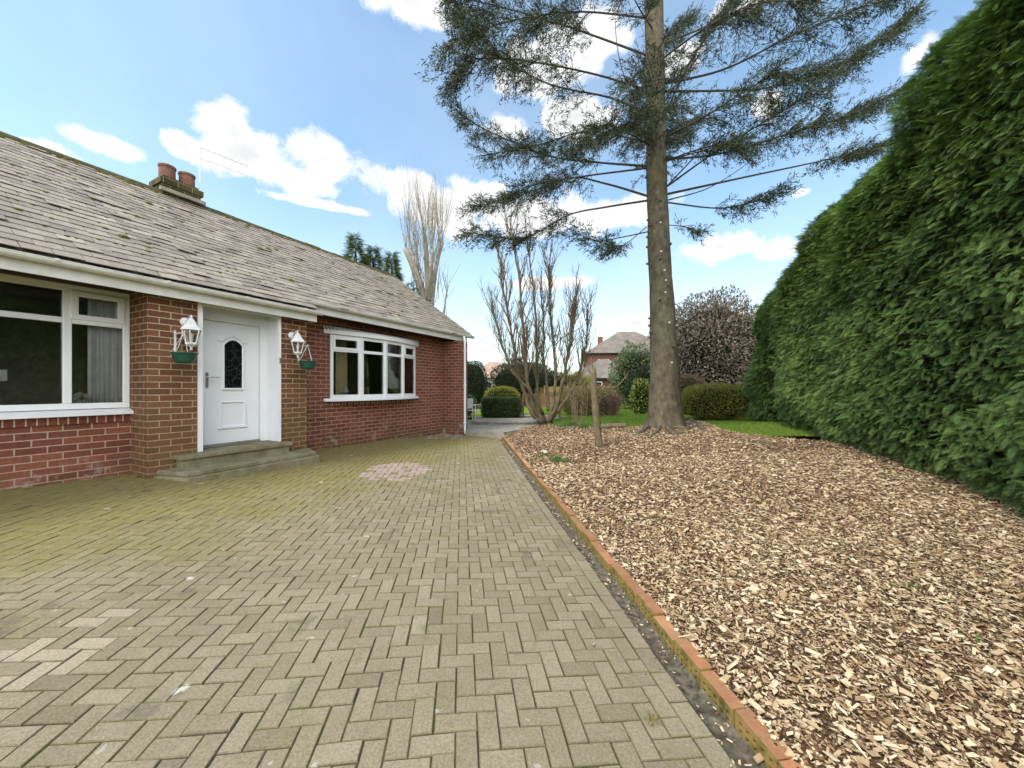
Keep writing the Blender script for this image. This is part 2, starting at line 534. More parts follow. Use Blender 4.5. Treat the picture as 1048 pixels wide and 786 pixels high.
def chipmat():
    t = NT('wood chips')
    n = t.noise(60, 4, 0.7, sc=(1, 1, 1))
    col = t.ramp(t.tone(), [(0.0, (0.024, 0.013, 0.008)), (0.28, (0.095, 0.050, 0.024)), (0.46, (0.265, 0.165, 0.088)), (0.68, (0.50, 0.370, 0.222)), (1.0, (0.76, 0.645, 0.455))])
    col = t.mix(0.6, col, t.ramp(n, [(0.3, (0.6, 0.58, 0.55)), (0.7, (1.15, 1.15, 1.15))]), 'MULTIPLY')
    return t.done(col, 0.85, 0.2)
M['chip'] = chipmat()


def bedmat():
    t = NT('composted bark soil')
    n = t.noise(38, 6, 0.75)
    col = t.ramp(n, [(0.30, (0.035, 0.019, 0.012)), (0.5, (0.13, 0.075, 0.045)), (0.68, (0.32, 0.21, 0.13))])
    t.bump(n, 0.9, 0.02)
    return t.done(col, 0.95, 0.1)
M['bed'] = bedmat()


def lawnmat():
    t = NT('lawn turf')
    n = t.noise(1.2, 5, 0.6)
    f = t.noise(60, 5, 0.75)
    col = t.ramp(n, [(0.3, (0.13, 0.205, 0.024)), (0.7, (0.19, 0.275, 0.038))])
    col = t.mix(0.8, col, t.ramp(f, [(0.3, (0.5, 0.55, 0.5)), (0.7, (1.25, 1.25, 1.2))]), 'MULTIPLY')
    t.bump(f, 0.9, 0.03)
    return t.done(col, 0.9, 0.15)
M['lawn'] = lawnmat()
M['grass'] = leafmat('grass blades', [(0.1, (0.11, 0.19, 0.02)), (0.6, (0.18, 0.27, 0.035)), (0.95, (0.28, 0.34, 0.08))], trans=0.3)
M['hedge'] = leafmat('cypress sprays', [(0.08, (0.024, 0.052, 0.014)), (0.36, (0.075, 0.140, 0.034)), (0.60, (0.155, 0.245, 0.060)), (0.88, (0.30, 0.40, 0.13))], patch=(0.5, 0.35), trans=0.18)
M['hedge_core'] = plain('dark solid foliage core', (0.016, 0.020, 0.009), 0.95, 0.05, 0.5, 9, bump=1.0, bscale=30)  # solid core put in to block light, dark like the shaded inside
M['fir'] = leafmat('fir needles', [(0.1, (0.022, 0.032, 0.018)), (0.5, (0.046, 0.060, 0.031)), (0.9, (0.115, 0.130, 0.058))], trans=0.1)
M['fir_bark'] = barkmat('grey fir bark', (0.055, 0.045, 0.032), (0.150, 0.126, 0.088), (0.27, 0.235, 0.17), 9, (1, 1, 0.55), 1.0, moss=((0.155, 0.150, 0.085), 2.2, 0.6))
M['branch'] = barkmat('dark branch bark', (0.040, 0.032, 0.026), (0.10, 0.082, 0.066), None, 20, (1, 1, 1), 0.4)
M['stem'] = barkmat('lichen covered stems', (0.09, 0.066, 0.042), (0.20, 0.155, 0.095), (0.30, 0.25, 0.16), 16, (1, 1, 0.4), 0.6, moss=((0.13, 0.13, 0.045), 4, 0.5))
M['twig'] = plain('bare twigs', (0.30, 0.235, 0.17), 0.9, 0.15, 0.25, 3)
M['pale_bark'] = plain('pale grey brown bark', (0.27, 0.238, 0.195), 0.9, 0.15, 0.2, 2)
M['knot'] = plain('pale resin knots', (0.55, 0.50, 0.40), 0.8, 0.2, 0.15, 20)
M['rhodo'] = leafmat('dull leathery leaves', [(0.1, (0.045, 0.058, 0.034)), (0.40, (0.15, 0.135, 0.095)), (0.65, (0.28, 0.205, 0.175)), (0.95, (0.39, 0.305, 0.275))], patch=(0.45, 0.5), trans=0.1, spec=0.5, rough=0.4)
M['laurel'] = leafmat('glossy grey green leaves', [(0.1, (0.045, 0.07, 0.032)), (0.5, (0.12, 0.16, 0.075)), (0.9, (0.27, 0.31, 0.18))], trans=0.15, spec=0.5, rough=0.4)
M['darkleaf'] = leafmat('very dark leaves', [(0.1, (0.008, 0.016, 0.010)), (0.6, (0.020, 0.036, 0.018)), (0.95, (0.045, 0.068, 0.030))], trans=0.1, spec=0.4)
M['mound'] = leafmat('olive clipped leaves', [(0.1, (0.07, 0.085, 0.018)), (0.45, (0.19, 0.19, 0.036)), (0.85, (0.34, 0.32, 0.08))], trans=0.15)
M['brownleaf'] = leafmat('russet twiggy leaves', [(0.1, (0.055, 0.036, 0.020)), (0.5, (0.15, 0.10, 0.055)), (0.9, (0.27, 0.19, 0.10))], trans=0.1)
M['gold'] = leafmat('golden leaves', [(0.1, (0.10, 0.105, 0.015)), (0.5, (0.27, 0.26, 0.035)), (0.9, (0.46, 0.43, 0.09))], trans=0.25)
M['box'] = leafmat('box hedge leaves', [(0.1, (0.022, 0.05, 0.016)), (0.5, (0.06, 0.11, 0.03)), (0.9, (0.16, 0.23, 0.065))], trans=0.15)
M['varieg'] = leafmat('yellow edged leaves', [(0.2, (0.045, 0.085, 0.018)), (0.55, (0.10, 0.15, 0.03)), (0.62, (0.50, 0.50, 0.10)), (0.95, (0.66, 0.64, 0.22))], patch=(0.7, 0.1), trans=0.2)
M['olive'] = leafmat('budding yellowish shoots', [(0.1, (0.12, 0.095, 0.035)), (0.5, (0.27, 0.22, 0.09)), (0.9, (0.42, 0.35, 0.16))], trans=0.2)
M['plum'] = leafmat('purple brown shoots', [(0.1, (0.07, 0.04, 0.03)), (0.5, (0.18, 0.11, 0.085)), (0.9, (0.30, 0.20, 0.155))], trans=0.1)
M['cypress'] = leafmat('yew green sprays', [(0.1, (0.035, 0.062, 0.018)), (0.5, (0.115, 0.165, 0.036)), (0.9, (0.26, 0.30, 0.085))], trans=0.15)
M['daff'] = leafmat('bulb leaves', [(0.1, (0.05, 0.12, 0.025)), (0.9, (0.15, 0.26, 0.07))], trans=0.25)
M['petal'] = plain('white petals', (0.75, 0.75, 0.68), 0.7, 0.2, 0.05)
M['dead'] = plain('dead basket plants', (0.23, 0.19, 0.12), 0.95, 0.1, 0.3)
M['kerb_brick'] = None


def kerbmat():
    t = NT('orange edging brick')
    geo = t.n('NewGeometry'); sep = t.n('SeparateXYZ'); t.l(geo.outputs['True Normal'], sep.inputs[0])
    n = t.noise(12, 6, 0.7); f = t.noise(90, 4)
    top = t.ramp(t.math('ADD', t.math('MULTIPLY', t.tone(), 0.5), t.math('MULTIPLY', n, 0.5)), [(0.25, (0.27, 0.115, 0.058)), (0.5, (0.40, 0.18, 0.092)), (0.75, (0.50, 0.27, 0.155))])
    side = t.ramp(n, [(0.3, (0.085, 0.068, 0.018)), (0.55, (0.25, 0.19, 0.06)), (0.75, (0.36, 0.19, 0.08))])
    k = t.math('MULTIPLY', t.math('GREATER_THAN', sep.outputs['Z'], 0.5), t.math('LESS_THAN', t.tone(), 1.1))
    col = t.mix(k, side, top)
    col = t.mix(t.math('MULTIPLY', k, t.ramp(t.noise(5.0, 6, 0.7), [(0.46, 0.0), (0.66, 0.75)])), col, (0.26, 0.19, 0.10))
    col = t.mix(0.5, col, t.ramp(f, [(0.3, (0.65, 0.65, 0.65)), (0.7, (1.15, 1.15, 1.15))]), 'MULTIPLY')
    col = t.mix(t.math('GREATER_THAN', t.tone(), 1.5), col, (0.02, 0.016, 0.010))
    t.bump(f, 0.4, 0.005)
    return t.done(col, 0.85, 0.2)
M['kerb_brick'] = kerbmat()
M['brick_far'] = brickmat('neighbour brick', (0.20, 0.085, 0.06), (0.14, 0.06, 0.045), (0.24, 0.19, 0.16), w=0.24, h=0.08)
M['tile_far'] = plain('neighbour roof tiles', (0.17, 0.145, 0.125), 0.85, 0.2, 0.2, 1.5, bump=0.4, bscale=6)
M['tile_pink'] = plain('pinkish far roof tiles', (0.36, 0.24, 0.19), 0.85, 0.2, 0.2, 1.5)
M['render_far'] = plain('pale render', (0.50, 0.46, 0.40), 0.9, 0.1, 0.1, 1)

# ------------------------------------------------------------------ setting: ground, driveway, kerb, bed, lawn, patio
g = MB()
gx = [-1500, -60, -8, 60, 1500]
gy = [-1500, -40, 5, 80, 3000]
vv = [(x, y, -0.75) for y in gy for x in gx]
g.add(vv, np.array([(j * 5 + i, j * 5 + i + 1, (j + 1) * 5 + i + 1, (j + 1) * 5 + i) for j in range(4) for i in range(4)]))
tag(g.build('ground', M['lawn']), kind='structure')


def to_kerb(X, Y):
    dx, dy = X - KO[0], Y - KO[1]
    return dx * KS[0] + dy * KS[1], dx * KQ[0] + dy * KQ[1]


def from_kerb(s, q):
    s = np.asarray(s, float); q = np.asarray(q, float)
    return KO[0] + s * KS[0] + q * KQ[0], KO[1] + s * KS[1] + q * KQ[1]


def house_uv(X, Y):
    dx, dy = X - HO[0], Y - HO[1]
    return dx * HU[0] + dy * HU[1], dx * HV[0] + dy * HV[1]


# patio front edge, where the driveway stops
PA, PB = np.array((-1.62, 11.30)), np.array((-0.22, 10.90))


def past_patio(X, Y):
    t = (X - PA[0]) / (PB[0] - PA[0])
    return Y > PA[1] + t * (PB[1] - PA[1])


# joint sand sheet under the pavers
ns, nq = 90, 70
sg = np.linspace(-5.5, 10.1, ns); qg = np.linspace(-10.5, -0.10, nq)
SS, QQ = np.meshgrid(sg, qg)
X, Y = from_kerb(SS.ravel(), QQ.ravel())
V = np.c_[X, Y, drive_z(X, Y) - 0.0065]
F = np.array([(j * ns + i, (j + 1) * ns + i, (j + 1) * ns + i + 1, j * ns + i + 1) for j in range(nq - 1) for i in range(ns - 1)])
cu = V[F].mean(1)
keep = ~past_patio(cu[:, 0], cu[:, 1] - 0.15) & (to_kerb(cu[:, 0], cu[:, 1])[1] < -0.24)
jb = MB().add(V, F[keep])
joint = jb.build('driveway_bedding', M['joint'], smooth=True)
tag(joint, kind='structure')

blocks = {'paver': [], 'paver_pink': [], 'paver_buff': []}
W = 0.09
QB = -0.245
rects = []
for i in range(-117, 3):
    for j in range(-66, 117):
        t = (i - j) % 4
        if t == 0: rects.append((i * W, (i + 2) * W, j * W, (j + 1) * W))
        elif t == 3: rects.append((i * W, (i + 1) * W, j * W, (j + 2) * W))
RC = np.array(rects)
RC[:, :2] += QB
RC = RC[RC[:, 0] < QB - 0.012]
RC[:, 1] = np.minimum(RC[:, 1], QB)
bord = np.array([(QB, QB + 0.1, s, s + 0.18) for s in np.arange(-5.5, 10.0, 0.18)])
RC = np.vstack([RC, bord])
cs, cq = (RC[:, 2] + RC[:, 3]) / 2, (RC[:, 0] + RC[:, 1]) / 2
cX, cY = from_kerb(cs, cq)
hu, hv = house_uv(cX, cY)
wall_v = np.where(hu < 0, -0.56, np.where(hu < 2.25, -0.02, np.where(hu < 7.0, -0.62, -0.03)))
ok = (hv > wall_v) & ~past_patio(cX, cY + 0.02) & (cs > -4.8)
RC, cX, cY = RC[ok], cX[ok], cY[ok]
px_x = CX + FPX * cX / np.maximum(cY, 0.3)
px_y = CY + FPX * (CAM_Z - drive_z(cX, cY)) / np.maximum(cY, 0.3)
pink = (((px_x - 405) / 33 + (px_y - 483) / 40) ** 2 + ((px_y - 483) / 9.5) ** 2 < 1) & (rng.random(len(RC)) < 0.90)
pink |= (px_x > 436) & (px_x < 474) & (px_y < 449) & (rng.random(len(RC)) < 0.5)
buff = (px_x > -60) & (px_x < 130) & (np.abs(px_y - (690 - 0.36 * px_x)) < 24) & (rng.random(len(RC)) < 0.6)
buff |= (cY < 2.2) & (rng.random(len(RC)) < 0.006)
kind = np.where(pink, 1, np.where(buff, 2, 0))
gap, bev = 0.0019, 0.004
pv = MB()
drive_faces_kind = []
q0, q1, s0, s1 = RC[:, 0] + gap, RC[:, 1] - gap, RC[:, 2] + gap, RC[:, 3] - gap
jx = rng.normal(0, 0.0012, (len(RC), 2))
q0 += jx[:, 0]; q1 += jx[:, 0]; s0 += jx[:, 1]; s1 += jx[:, 1]
hj = rng.normal(0, 0.0016, len(RC))
tq, ts = rng.normal(0, 0.010, len(RC)), rng.normal(0, 0.007, len(RC))
mq, ms_ = (q0 + q1) / 2, (s0 + s1) / 2


def ring(ins, dz):
    out = []
    for a, b in ((q0 + ins, s0 + ins), (q1 - ins, s0 + ins), (q1 - ins, s1 - ins), (q0 + ins, s1 - ins)):
        x, y = from_kerb(b, a)
        z = drive_z(x, y) + hj + tq * (a - mq) + ts * (b - ms_) + dz
        out.append(np.stack([x, y, z], -1))
    return np.stack(out, 1)


V = np.concatenate([ring(0, -0.03), ring(0, -bev), ring(bev, 0)], 1)
n = len(RC)
tmpl = [(8, 9, 10, 11)] + [(4 + k, 4 + (k + 1) % 4, 8 + (k + 1) % 4, 8 + k) for k in range(4)] + [(k, (k + 1) % 4, 4 + (k + 1) % 4, 4 + k) for k in range(4)]
F = (np.array(tmpl)[None] + (np.arange(n) * 12)[:, None, None]).reshape(-1, 4)
tone_p = np.clip(0.5 + 0.13 * rng.normal(size=n), 0, 1)
pv.add(V.reshape(-1, 3), F, (np.repeat(tone_p, 9).reshape(-1, 9) + np.array([0] + [2.0] * 8)).ravel())
drive = pv.build('driveway', [M['paver'], M['paver_pink'], M['paver_buff']])
drive.data.polygons.foreach_set('material_index', np.repeat(kind, 9).astype(np.int32))
tag(drive, kind='structure')

# concrete haunching between pavers and kerb
ns = 160
sg = np.linspace(-5, 9.62, ns)
prof = [(-0.146, -0.004), (-0.12, -0.016), (-0.085, -0.020), (-0.05, -0.012), (-0.034, 0.004)]
V = []
for q, dz in prof:
    x, y = from_kerb(sg, np.full(ns, q))
    wob = 0.009 * (vnoise(np.c_[x, y, np.full(ns, q * 40)], 9, 5) - 0.5)
    V.append(np.c_[x, y, drive_z(x, y) + dz + wob])
V = np.vstack(V)
F = np.array([(j * ns + i, (j + 1) * ns + i, (j + 1) * ns + i + 1, j * ns + i + 1) for j in range(len(prof) - 1) for i in range(ns - 1)])
tag(MB().add(V, F).build('drive_channel', M['channel'], smooth=True), kind='structure')

# brick on edge kerb: perforated bricks laid with their holes towards the drive
kb = MB()
def kbox(s0, s1, q0, q1, z0, z1, dz, dq, tone, twist=0.0):
    v = []
    for z in (z0, z1):
        for s, q in ((s0, q0), (s1, q0), (s1, q1), (s0, q1)):
            qq = q + dq + twist * (s - (s0 + s1) / 2)
            x, y = from_kerb(s, qq)
            xm, ym = from_kerb(s, 0.0)
            v.append((float(x), float(y), float(-0.197 - 0.052 * xm - 0.0069 * ym) + z + dz))
    f = np.array([(0, 1, 2, 3), (7, 6, 5, 4), (4, 5, 1, 0), (5, 6, 2, 1), (6, 7, 3, 2), (7, 4, 0, 3)])
    kb.add(v, f, tone)
s = -4.0
while s < 9.35:
    L = 0.218
    dz, dq, tn, tw = random.gauss(-0.016, 0.004), random.gauss(0, 0.004), random.random(), random.gauss(0, 0.018)
    kbox(s, s + L, -0.0345, 0.036, 0.074, 0.1, dz, dq, tn, tw)                # top face
    kbox(s, s + L, -0.012, 0.036, -0.15, 0.0738, dz, dq, 2.0, tw)             # core behind the holes
    kbox(s, s + L, -0.0345, -0.0122, -0.15, 0.020, dz, dq, 1.2, tw)             # lower lip
    kbox(s, s + L, -0.0345, -0.0122, 0.042, 0.052, dz, dq, 1.2, tw)             # web between the two rows of holes
    for k in range(6):
        a = s + k * (L - 0.020) / 5
        kbox(a, a + 0.020, -0.0342, -0.0124, 0.0202, 0.0418, dz, dq, 1.2, tw)
        kbox(a, a + 0.020, -0.0342, -0.0124, 0.0522, 0.0738, dz, dq, 1.2, tw)
    s += L + 0.008
kerb = kb.build('kerb', M['kerb_brick'])
tag(kerb, kind='structure')

# bed boundary towards the lawn, as bearings
BX = np.array([500, 522, 555, 600, 650, 672, 700, 722, 745, 790, 840, 1400])
BY = np.array([441, 440, 434.5, 436, 437, 432, 430, 432.5, 441.5, 447.5, 451.5, 452])


def in_bed(X, Y):
    s, q = to_kerb(X, Y)
    yy = np.maximum(Y, 0.05)
    x = CX + FPX * X / yy
    y = CY + FPX * (CAM_Z - bed_z(X, Y)) / yy
    return (q > 0.02) & ((y > np.interp(x, BX, BY)) | (Y < 3)) & (Y < 16)


# bed sheet and lawn sheet
def sheet(x0, x1, y0, y1, st, dz):
    xs = np.arange(x0, x1 + st, st); ys = np.arange(y0, y1 + st, st)
    XX, YY = np.meshgrid(xs, ys)
    X, Y = XX.ravel(), YY.ravel()
    V = np.c_[X, Y, bed_z(X, Y) + dz]
    nx, ny = len(xs), len(ys)
    j, i = np.meshgrid(np.arange(ny - 1), np.arange(nx - 1), indexing='ij')
    a = (j * nx + i).ravel()
    F = np.stack([a, a + 1, a + nx + 1, a + nx], 1)
    return V, F


V, F = sheet(-0.5, 13, -4, 14, 0.1, 0.0)
c = V[F].mean(1)
s_, q_ = to_kerb(V[:, 0], V[:, 1])
kk = in_bed(c[:, 0], c[:, 1])
V[:, 2] += 0.012 * (vnoise(V, 5, 3) - 0.5)
tag(MB().add(V, F[kk]).build('garden_bed', M['bed'], smooth=True), kind='structure')
V, F = sheet(-30, 40, 8.2, 70, 0.5, -0.012)
c = V[F].mean(1)
s_, q_ = to_kerb(c[:, 0], c[:, 1])
kk = (c[:, 1] > 15.3) | (c[:, 0] > 1.4)
tag(MB().add(V, F[kk]).build('lawn', M['lawn'], smooth=True), kind='structure')

# wood chips
def chips(n, x0, x1, y0, y1, lmean, name_seed):
    P = np.c_[rng.uniform(x0, x1, n), rng.uniform(y0, y1, n)]
    X, Y = P[:, 0], P[:, 1]
    hx = 2.95 + 0.394 * (Y + 1) + 0.9
    ok = in_bed(X, Y) & (X < hx) & (X < 1.55 * np.maximum(Y, 0) + 1.2)
    return P[ok]


CH = MB()
zones = [(74000, -0.2, 5.5, 0.9, 3.6, 0.0185), (90000, -0.4, 7.5, 3.6, 6.6, 0.021), (74000, -0.6, 9.0, 6.6, 12.5, 0.026), (70000, -0.2, 5.0, 0.9, 4.2, 0.011), (900, -3.5, 1.4, 0.8, 10.0, 0.013)]
for (n, x0, x1, y0, y1, lm) in zones:
    if n == 900:
        ss, qq = rng.uniform(-0.6, 9.5, n), np.where(rng.random(n) < 0.85, rng.uniform(-0.15, -0.036, n), -0.15 - 0.5 * rng.random(n) ** 2.5)
        P = np.stack(from_kerb(ss, qq), -1)
    else:
        P = chips(n, x0, x1, y0, y1, lm, 0)
    n = len(P)
    ln = np.clip(lm * np.exp(rng.normal(0, 0.5, n)), 0.010, 0.13)
    wd = np.clip(ln * rng.uniform(0.22, 0.6, n), 0.006, 0.042)
    th = np.clip(wd * rng.uniform(0.12, 0.4, n), 0.002, 0.012)
    yaw = rng.uniform(0, 2 * np.pi, n)
    pit = rng.normal(0, 0.28, n); rol = rng.normal(0, 0.35, n)
    tn = np.clip(rng.beta(1.25, 1.25, n) + 0.30 * (fbm(np.c_[P, np.zeros(n)], 0.9, 4) - 0.5), 0, 1)
    tn = np.where(ln < lm * 0.8, tn * 0.8, tn)
    tn = tn * {0.011: 0.75, 0.021: 0.93, 0.026: 0.86}.get(lm, 1.0)
    big = ln > lm * 1.7
    tn = np.where(big, np.clip(tn * 0.55 + 0.42, 0, 1), tn)
    loc = np.c_[P, (drive_z(P[:, 0], P[:, 1]) - 0.006 if n == 900 else bed_z(P[:, 0], P[:, 1])) + rng.uniform(0.001, 0.020, n) + np.where(big, 0.008, 0)]
    # corner template with tapered, skewed ends
    cor = np.array([(-1, -1, -1), (1, -1, -1), (1, 1, -1), (-1, 1, -1), (-1, -1, 1), (1, -1, 1), (1, 1, 1), (-1, 1, 1)], float) * 0.5
    K = np.repeat(cor[None], n, 0)
    jit = rng.uniform(0.55, 1.1, (n, 4, 3))
    K = K * np.concatenate([jit, jit * rng.uniform(0.8, 1.0, (n, 4, 1))], 1)
    K *= np.stack([ln, wd, th], -1)[:, None, :]
    cy_, sy_ = np.cos(yaw), np.sin(yaw)
    cp, sp = np.cos(pit), np.sin(pit)
    cr, sr = np.cos(rol), np.sin(rol)
    x, y, z = K[..., 0], K[..., 1], K[..., 2]
    y, z = y * cr[:, None] - z * sr[:, None], y * sr[:, None] + z * cr[:, None]
    x, z = x * cp[:, None] - z * sp[:, None], x * sp[:, None] + z * cp[:, None]
    x, y = x * cy_[:, None] - y * sy_[:, None], x * sy_[:, None] + y * cy_[:, None]
    V = np.stack([x, y, z], -1) + loc[:, None, :]
    tf = np.array([(4, 5, 6, 7), (0, 1, 5, 4), (1, 2, 6, 5), (2, 3, 7, 6), (3, 0, 4, 7)])
    F = (tf[None] + (np.arange(n) * 8)[:, None, None]).reshape(-1, 4)
    CH.add(V.reshape(-1, 3), F, np.repeat(tn, 5))
# a few stray chips fallen onto the kerb and the drive
tag(CH.build('wood_chips', M['chip']), 'coarse pale and brown wood chip mulch covering the bed beside the kerb', 'mulch', kind='stuff')

# lawn grass
n = 90000
P = np.c_[rng.uniform(1.2, 11, n), 8.0 + 14 * rng.random(n) ** 1.3]
ok = ~in_bed(P[:, 0], P[:, 1])
P = P[ok]; n = len(P)
C = np.c_[P, bed_z(P[:, 0], P[:, 1]) - 0.01]
D = np.c_[rng.normal(0, 0.45, (n, 2)), np.ones(n)]
gb = MB().leaves(C, D, rng.normal(size=(n, 3)), rng.uniform(0.03, 0.065, n), 0.010)
tag(gb.build('grass', M['grass']), 'short bright green lawn grass behind the big tree', 'grass', kind='stuff')

# patio: low terrace and the raised slab behind it
tb = MB()
tb.prism([(-1.40, 11.27), (-0.24, 10.90), (1.2, 12.9), (1.4, 13.7), (-3, 15.8), (-5.9, 14.2), (-1.60, 11.75)], -0.55, -0.07)
tag(tb.build('patio', M['concrete']), kind='structure')
tb = MB()
tb.prism([(-1.38, 13.22), (0.55, 13.05), (1.05, 13.3), (2.2, 15.2), (1.2, 16.3), (-1.5, 15.6)], -0.4, 0.0)
tb.prism([(-1.44, 13.17), (0.57, 13.0), (1.10, 13.27), (2.26, 15.2), (1.2, 16.36), (-1.55, 15.65)], 0.001, 0.055)
tag(tb.build('patio_slab', M['concrete']), kind='structure')

# ------------------------------------------------------------------ bungalow
HROT = math.atan2(HU[1], HU[0])
house = empty('bungalow', (HO[0], HO[1], 0), HROT)
tag(house, 'red brick bungalow with a long slate roof, white door and bow window', 'house')


def hw(u, v, z):
    """house coordinates to world"""
    p = HO + HU * u + HV * v
    return np.array((p[0], p[1], z))


ZB = -0.5
w = MB()
w.box(-5.0, -0.001, 0.53, 0.80, ZB, 0.872)
w.box(-5.0, -2.50, 0.53, 0.80, 0.872, 2.538)
w.box(-5.0, -0.001, 0.55, 0.80, 2.538, 2.95)
# bow window wall
w.box(2.2, 3.14, 0.60, 0.86, ZB, 2.70)
w.box(5.76, 7.03, 0.60, 0.86, ZB, 2.70)
w.box(3.14, 5.76, 0.60, 0.86, ZB, 0.98)
w.box(3.14, 5.76, 0.60, 0.86, 2.40, 2.70)
# end pier with the gable behind it, back and side walls
w.box(7.03, 7.50, 0.0, 0.86, ZB, 2.66)
w.box(7.20, 7.50, 0.86, 7.0, ZB, 2.66)
w.box(-5.3, -5.0, 0.53, 7.0, ZB, 2.66)
w.box(-5.0, 7.20, 6.75, 7.0, ZB, 2.66)
w.add([(7.20, 0.2, 2.66), (7.20, 6.8, 2.66), (7.20, 3.5, 5.1), (7.50, 0.2, 2.66), (7.50, 6.8, 2.66), (7.50, 3.5, 5.1)], [[0, 1, 2], [5, 4, 3], [0, 3, 4, 1], [1, 4, 5, 2], [2, 5, 3, 0]])
w.build('wall', M['brick_red'], house, uv=True)
for a, b in ((0.0, 0.556), (1.723, 2.22)):
    p = MB().box(a, b, 0.0, 0.86, ZB, 2.538).build('porch_pier', M['brick_brown'], house, uv=True)
    p['label'] = 'stained brown brick pier beside the front door'
# brick sills on end
MB().box(-2.5, -0.003, 0.505, 0.529, 0.775, 0.868).build('brick_sill', M['brick_edge'], house, uv='upright')
MB().box(3.14, 5.76, 0.572, 0.598, 0.84, 0.935).build('brick_sill', M['brick_edge'], house, uv='upright')
# rooms behind the windows
rm = MB()
rm.box(-5.0, 0.55, 4.2, 4.3, 0.3, 2.6); rm.box(2.3, 7.2, 4.6, 4.7, 0.3, 2.6)
rm.box(-5.0, 7.2, 0.87, 6.7, 2.60, 2.66)
rm.box(0.45, 0.55, 0.88, 4.2, 0.3, 2.6); rm.box(2.3, 2.4, 0.88, 4.6, 0.3, 2.6)
rm.build('room_lining', M['plaster'], house)
MB().box(-5.0, 7.2, 0.88, 6.7, 0.2, 0.3).build('room_floor', M['floor_in'], house)

# soffits, fascias, gutters
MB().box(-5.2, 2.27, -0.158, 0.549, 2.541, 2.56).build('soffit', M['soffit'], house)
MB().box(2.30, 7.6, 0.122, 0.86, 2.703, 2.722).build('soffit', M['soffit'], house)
fa = MB().box(-5.2, 2.30, -0.18, -0.16, 2.45, 2.60)
fa.add([(2.28, -0.158, 2.45), (2.28, 0.11, 2.45), (2.28, 0.11, 2.86), (2.28, -0.158, 2.68), (2.30, -0.158, 2.45), (2.30, 0.11, 2.45), (2.30, 0.11, 2.86), (2.30, -0.158, 2.68)], np.array([(0, 3, 2, 1), (4, 5, 6, 7), (0, 1, 5, 4), (1, 2, 6, 5), (2, 3, 7, 6), (3, 0, 4, 7)]))
fa.build('fascia', M['upvc_old'], house)
fb = MB().box(2.303, 7.62, 0.10, 0.12, 2.67, 2.82)
fb.build('fascia', M['upvc_old'], house)


def gutter(u0, u1, yf, zt, r=0.058):
    m = MB()
    ang = np.linspace(np.pi, 2 * np.pi, 9)
    prof = [(yf + r * math.cos(a), zt + r * 0.95 * math.sin(a)) for a in ang]
    prof = [(yf - r - 0.004, zt + 0.006)] + prof
    inn = [(y_ + (0.004 if y_ < yf else -0.004), z_ + 0.004) for y_, z_ in prof][::-1]
    loop = prof + inn
    n = len(loop)
    V = [(u0, *p) for p in loop] + [(u1, *p) for p in loop]
    m.add(V, np.array([(i, (i + 1) % n, n + (i + 1) % n, n + i) for i in range(n)]))
    for ue in (u0, u1):
        h = len(prof)
        m.add([(ue, *p) for p in prof], [list(range(h))])
    o = m.build('gutter', M['upvc_old'], house, smooth=False)
    for uu in np.arange(u0 + 0.55, u1, 0.95):
        b = MB()
        a = np.linspace(np.pi * 0.98, 2 * np.pi * 0.995, 9)
        pr = [(yf + (r + 0.005) * math.cos(t), zt + (r + 0.005) * 0.95 * math.sin(t)) for t in a]
        k = len(pr)
        V = [(uu, *p) for p in pr] + [(uu + 0.03, *p) for p in pr]
        b.add(V, np.array([(i, i + 1, k + i + 1, k + i) for i in range(k - 1)]))
        b.box(uu, uu + 0.03, yf - r - 0.012, yf - r + 0.006, zt - 0.01, zt + 0.014)
        b.build('gutter_clip', M['upvc_old'], o)
    return o


gutter(-5.2, 2.36, -0.242, 2.625)
gutter(2.31, 7.86, 0.040, 2.860)

# downpipe at the far corner
dp = MB()
dp.tube([(7.28, -0.02, 2.80), (7.28, -0.05, 2.70), (7.28, -0.055, 2.6), (7.28, -0.055, -0.12), (7.28, -0.08, -0.17)], 0.036, 12)
for z in (0.15, 1.3, 2.35):
    dp.box(7.235, 7.325, -0.092, -0.018, z, z + 0.03)
dp.build('downpipe', M['upvc'], house, smooth=False)

# roof: slates on both slopes
PIT = math.atan(0.7)
CP, SP = math.cos(PIT), math.sin(PIT)
RW, RZ = 3.5, 5.29
U0, U1, USPLIT = -5.4, 7.9, 2.33
deck = MB()
def rp(u, a, up=0.0, back=False):
    wv = RW - a * CP if not back else RW + a * CP
    return (u, wv - up * SP if not back else wv + up * SP, RZ - a * SP + up * CP)
deck.add([rp(U0, 0, -0.02), rp(U1 - 0.02, 0, -0.02), rp(U1 - 0.02, 4.22, -0.02), rp(USPLIT, 4.22, -0.02), rp(USPLIT, 4.56, -0.02), rp(U0, 4.56, -0.02)], [[0, 5, 4, 3, 2, 1]])
deck.add([rp(U0, 0, -0.02, True), rp(U1 - 0.02, 0, -0.02, True), rp(U1 - 0.02, 4.6, -0.02, True), rp(U0, 4.6, -0.02, True)], np.array([(0, 1, 2, 3)]))
roof_deck = None
sl = MB()
EXP, SW = 0.168, 0.222
rows = int(4.66 / EXP) + 1
rec = []
for i in range(rows + 1):
    tail = 0.05 + EXP * (i + 1)
    off = (i % 2) * SW / 2
    for j in range(int((U1 - U0) / SW) + 2):
        u = U0 + off + (j - 0.5) * SW
        lim = 4.64 if u + SW / 2 < USPLIT else 4.29
        if tail > lim + 0.1: continue
        rec.append((max(u, U0), min(u + SW, U1), min(tail, lim)))
rec = np.array(rec)
n = len(rec)
tail = rec[:, 2] + rng.normal(0, 0.006, n) + np.where(rng.random(n) < 0.035, rng.uniform(0.01, 0.05, n), 0)
head = rec[:, 2] - EXP * 2.1
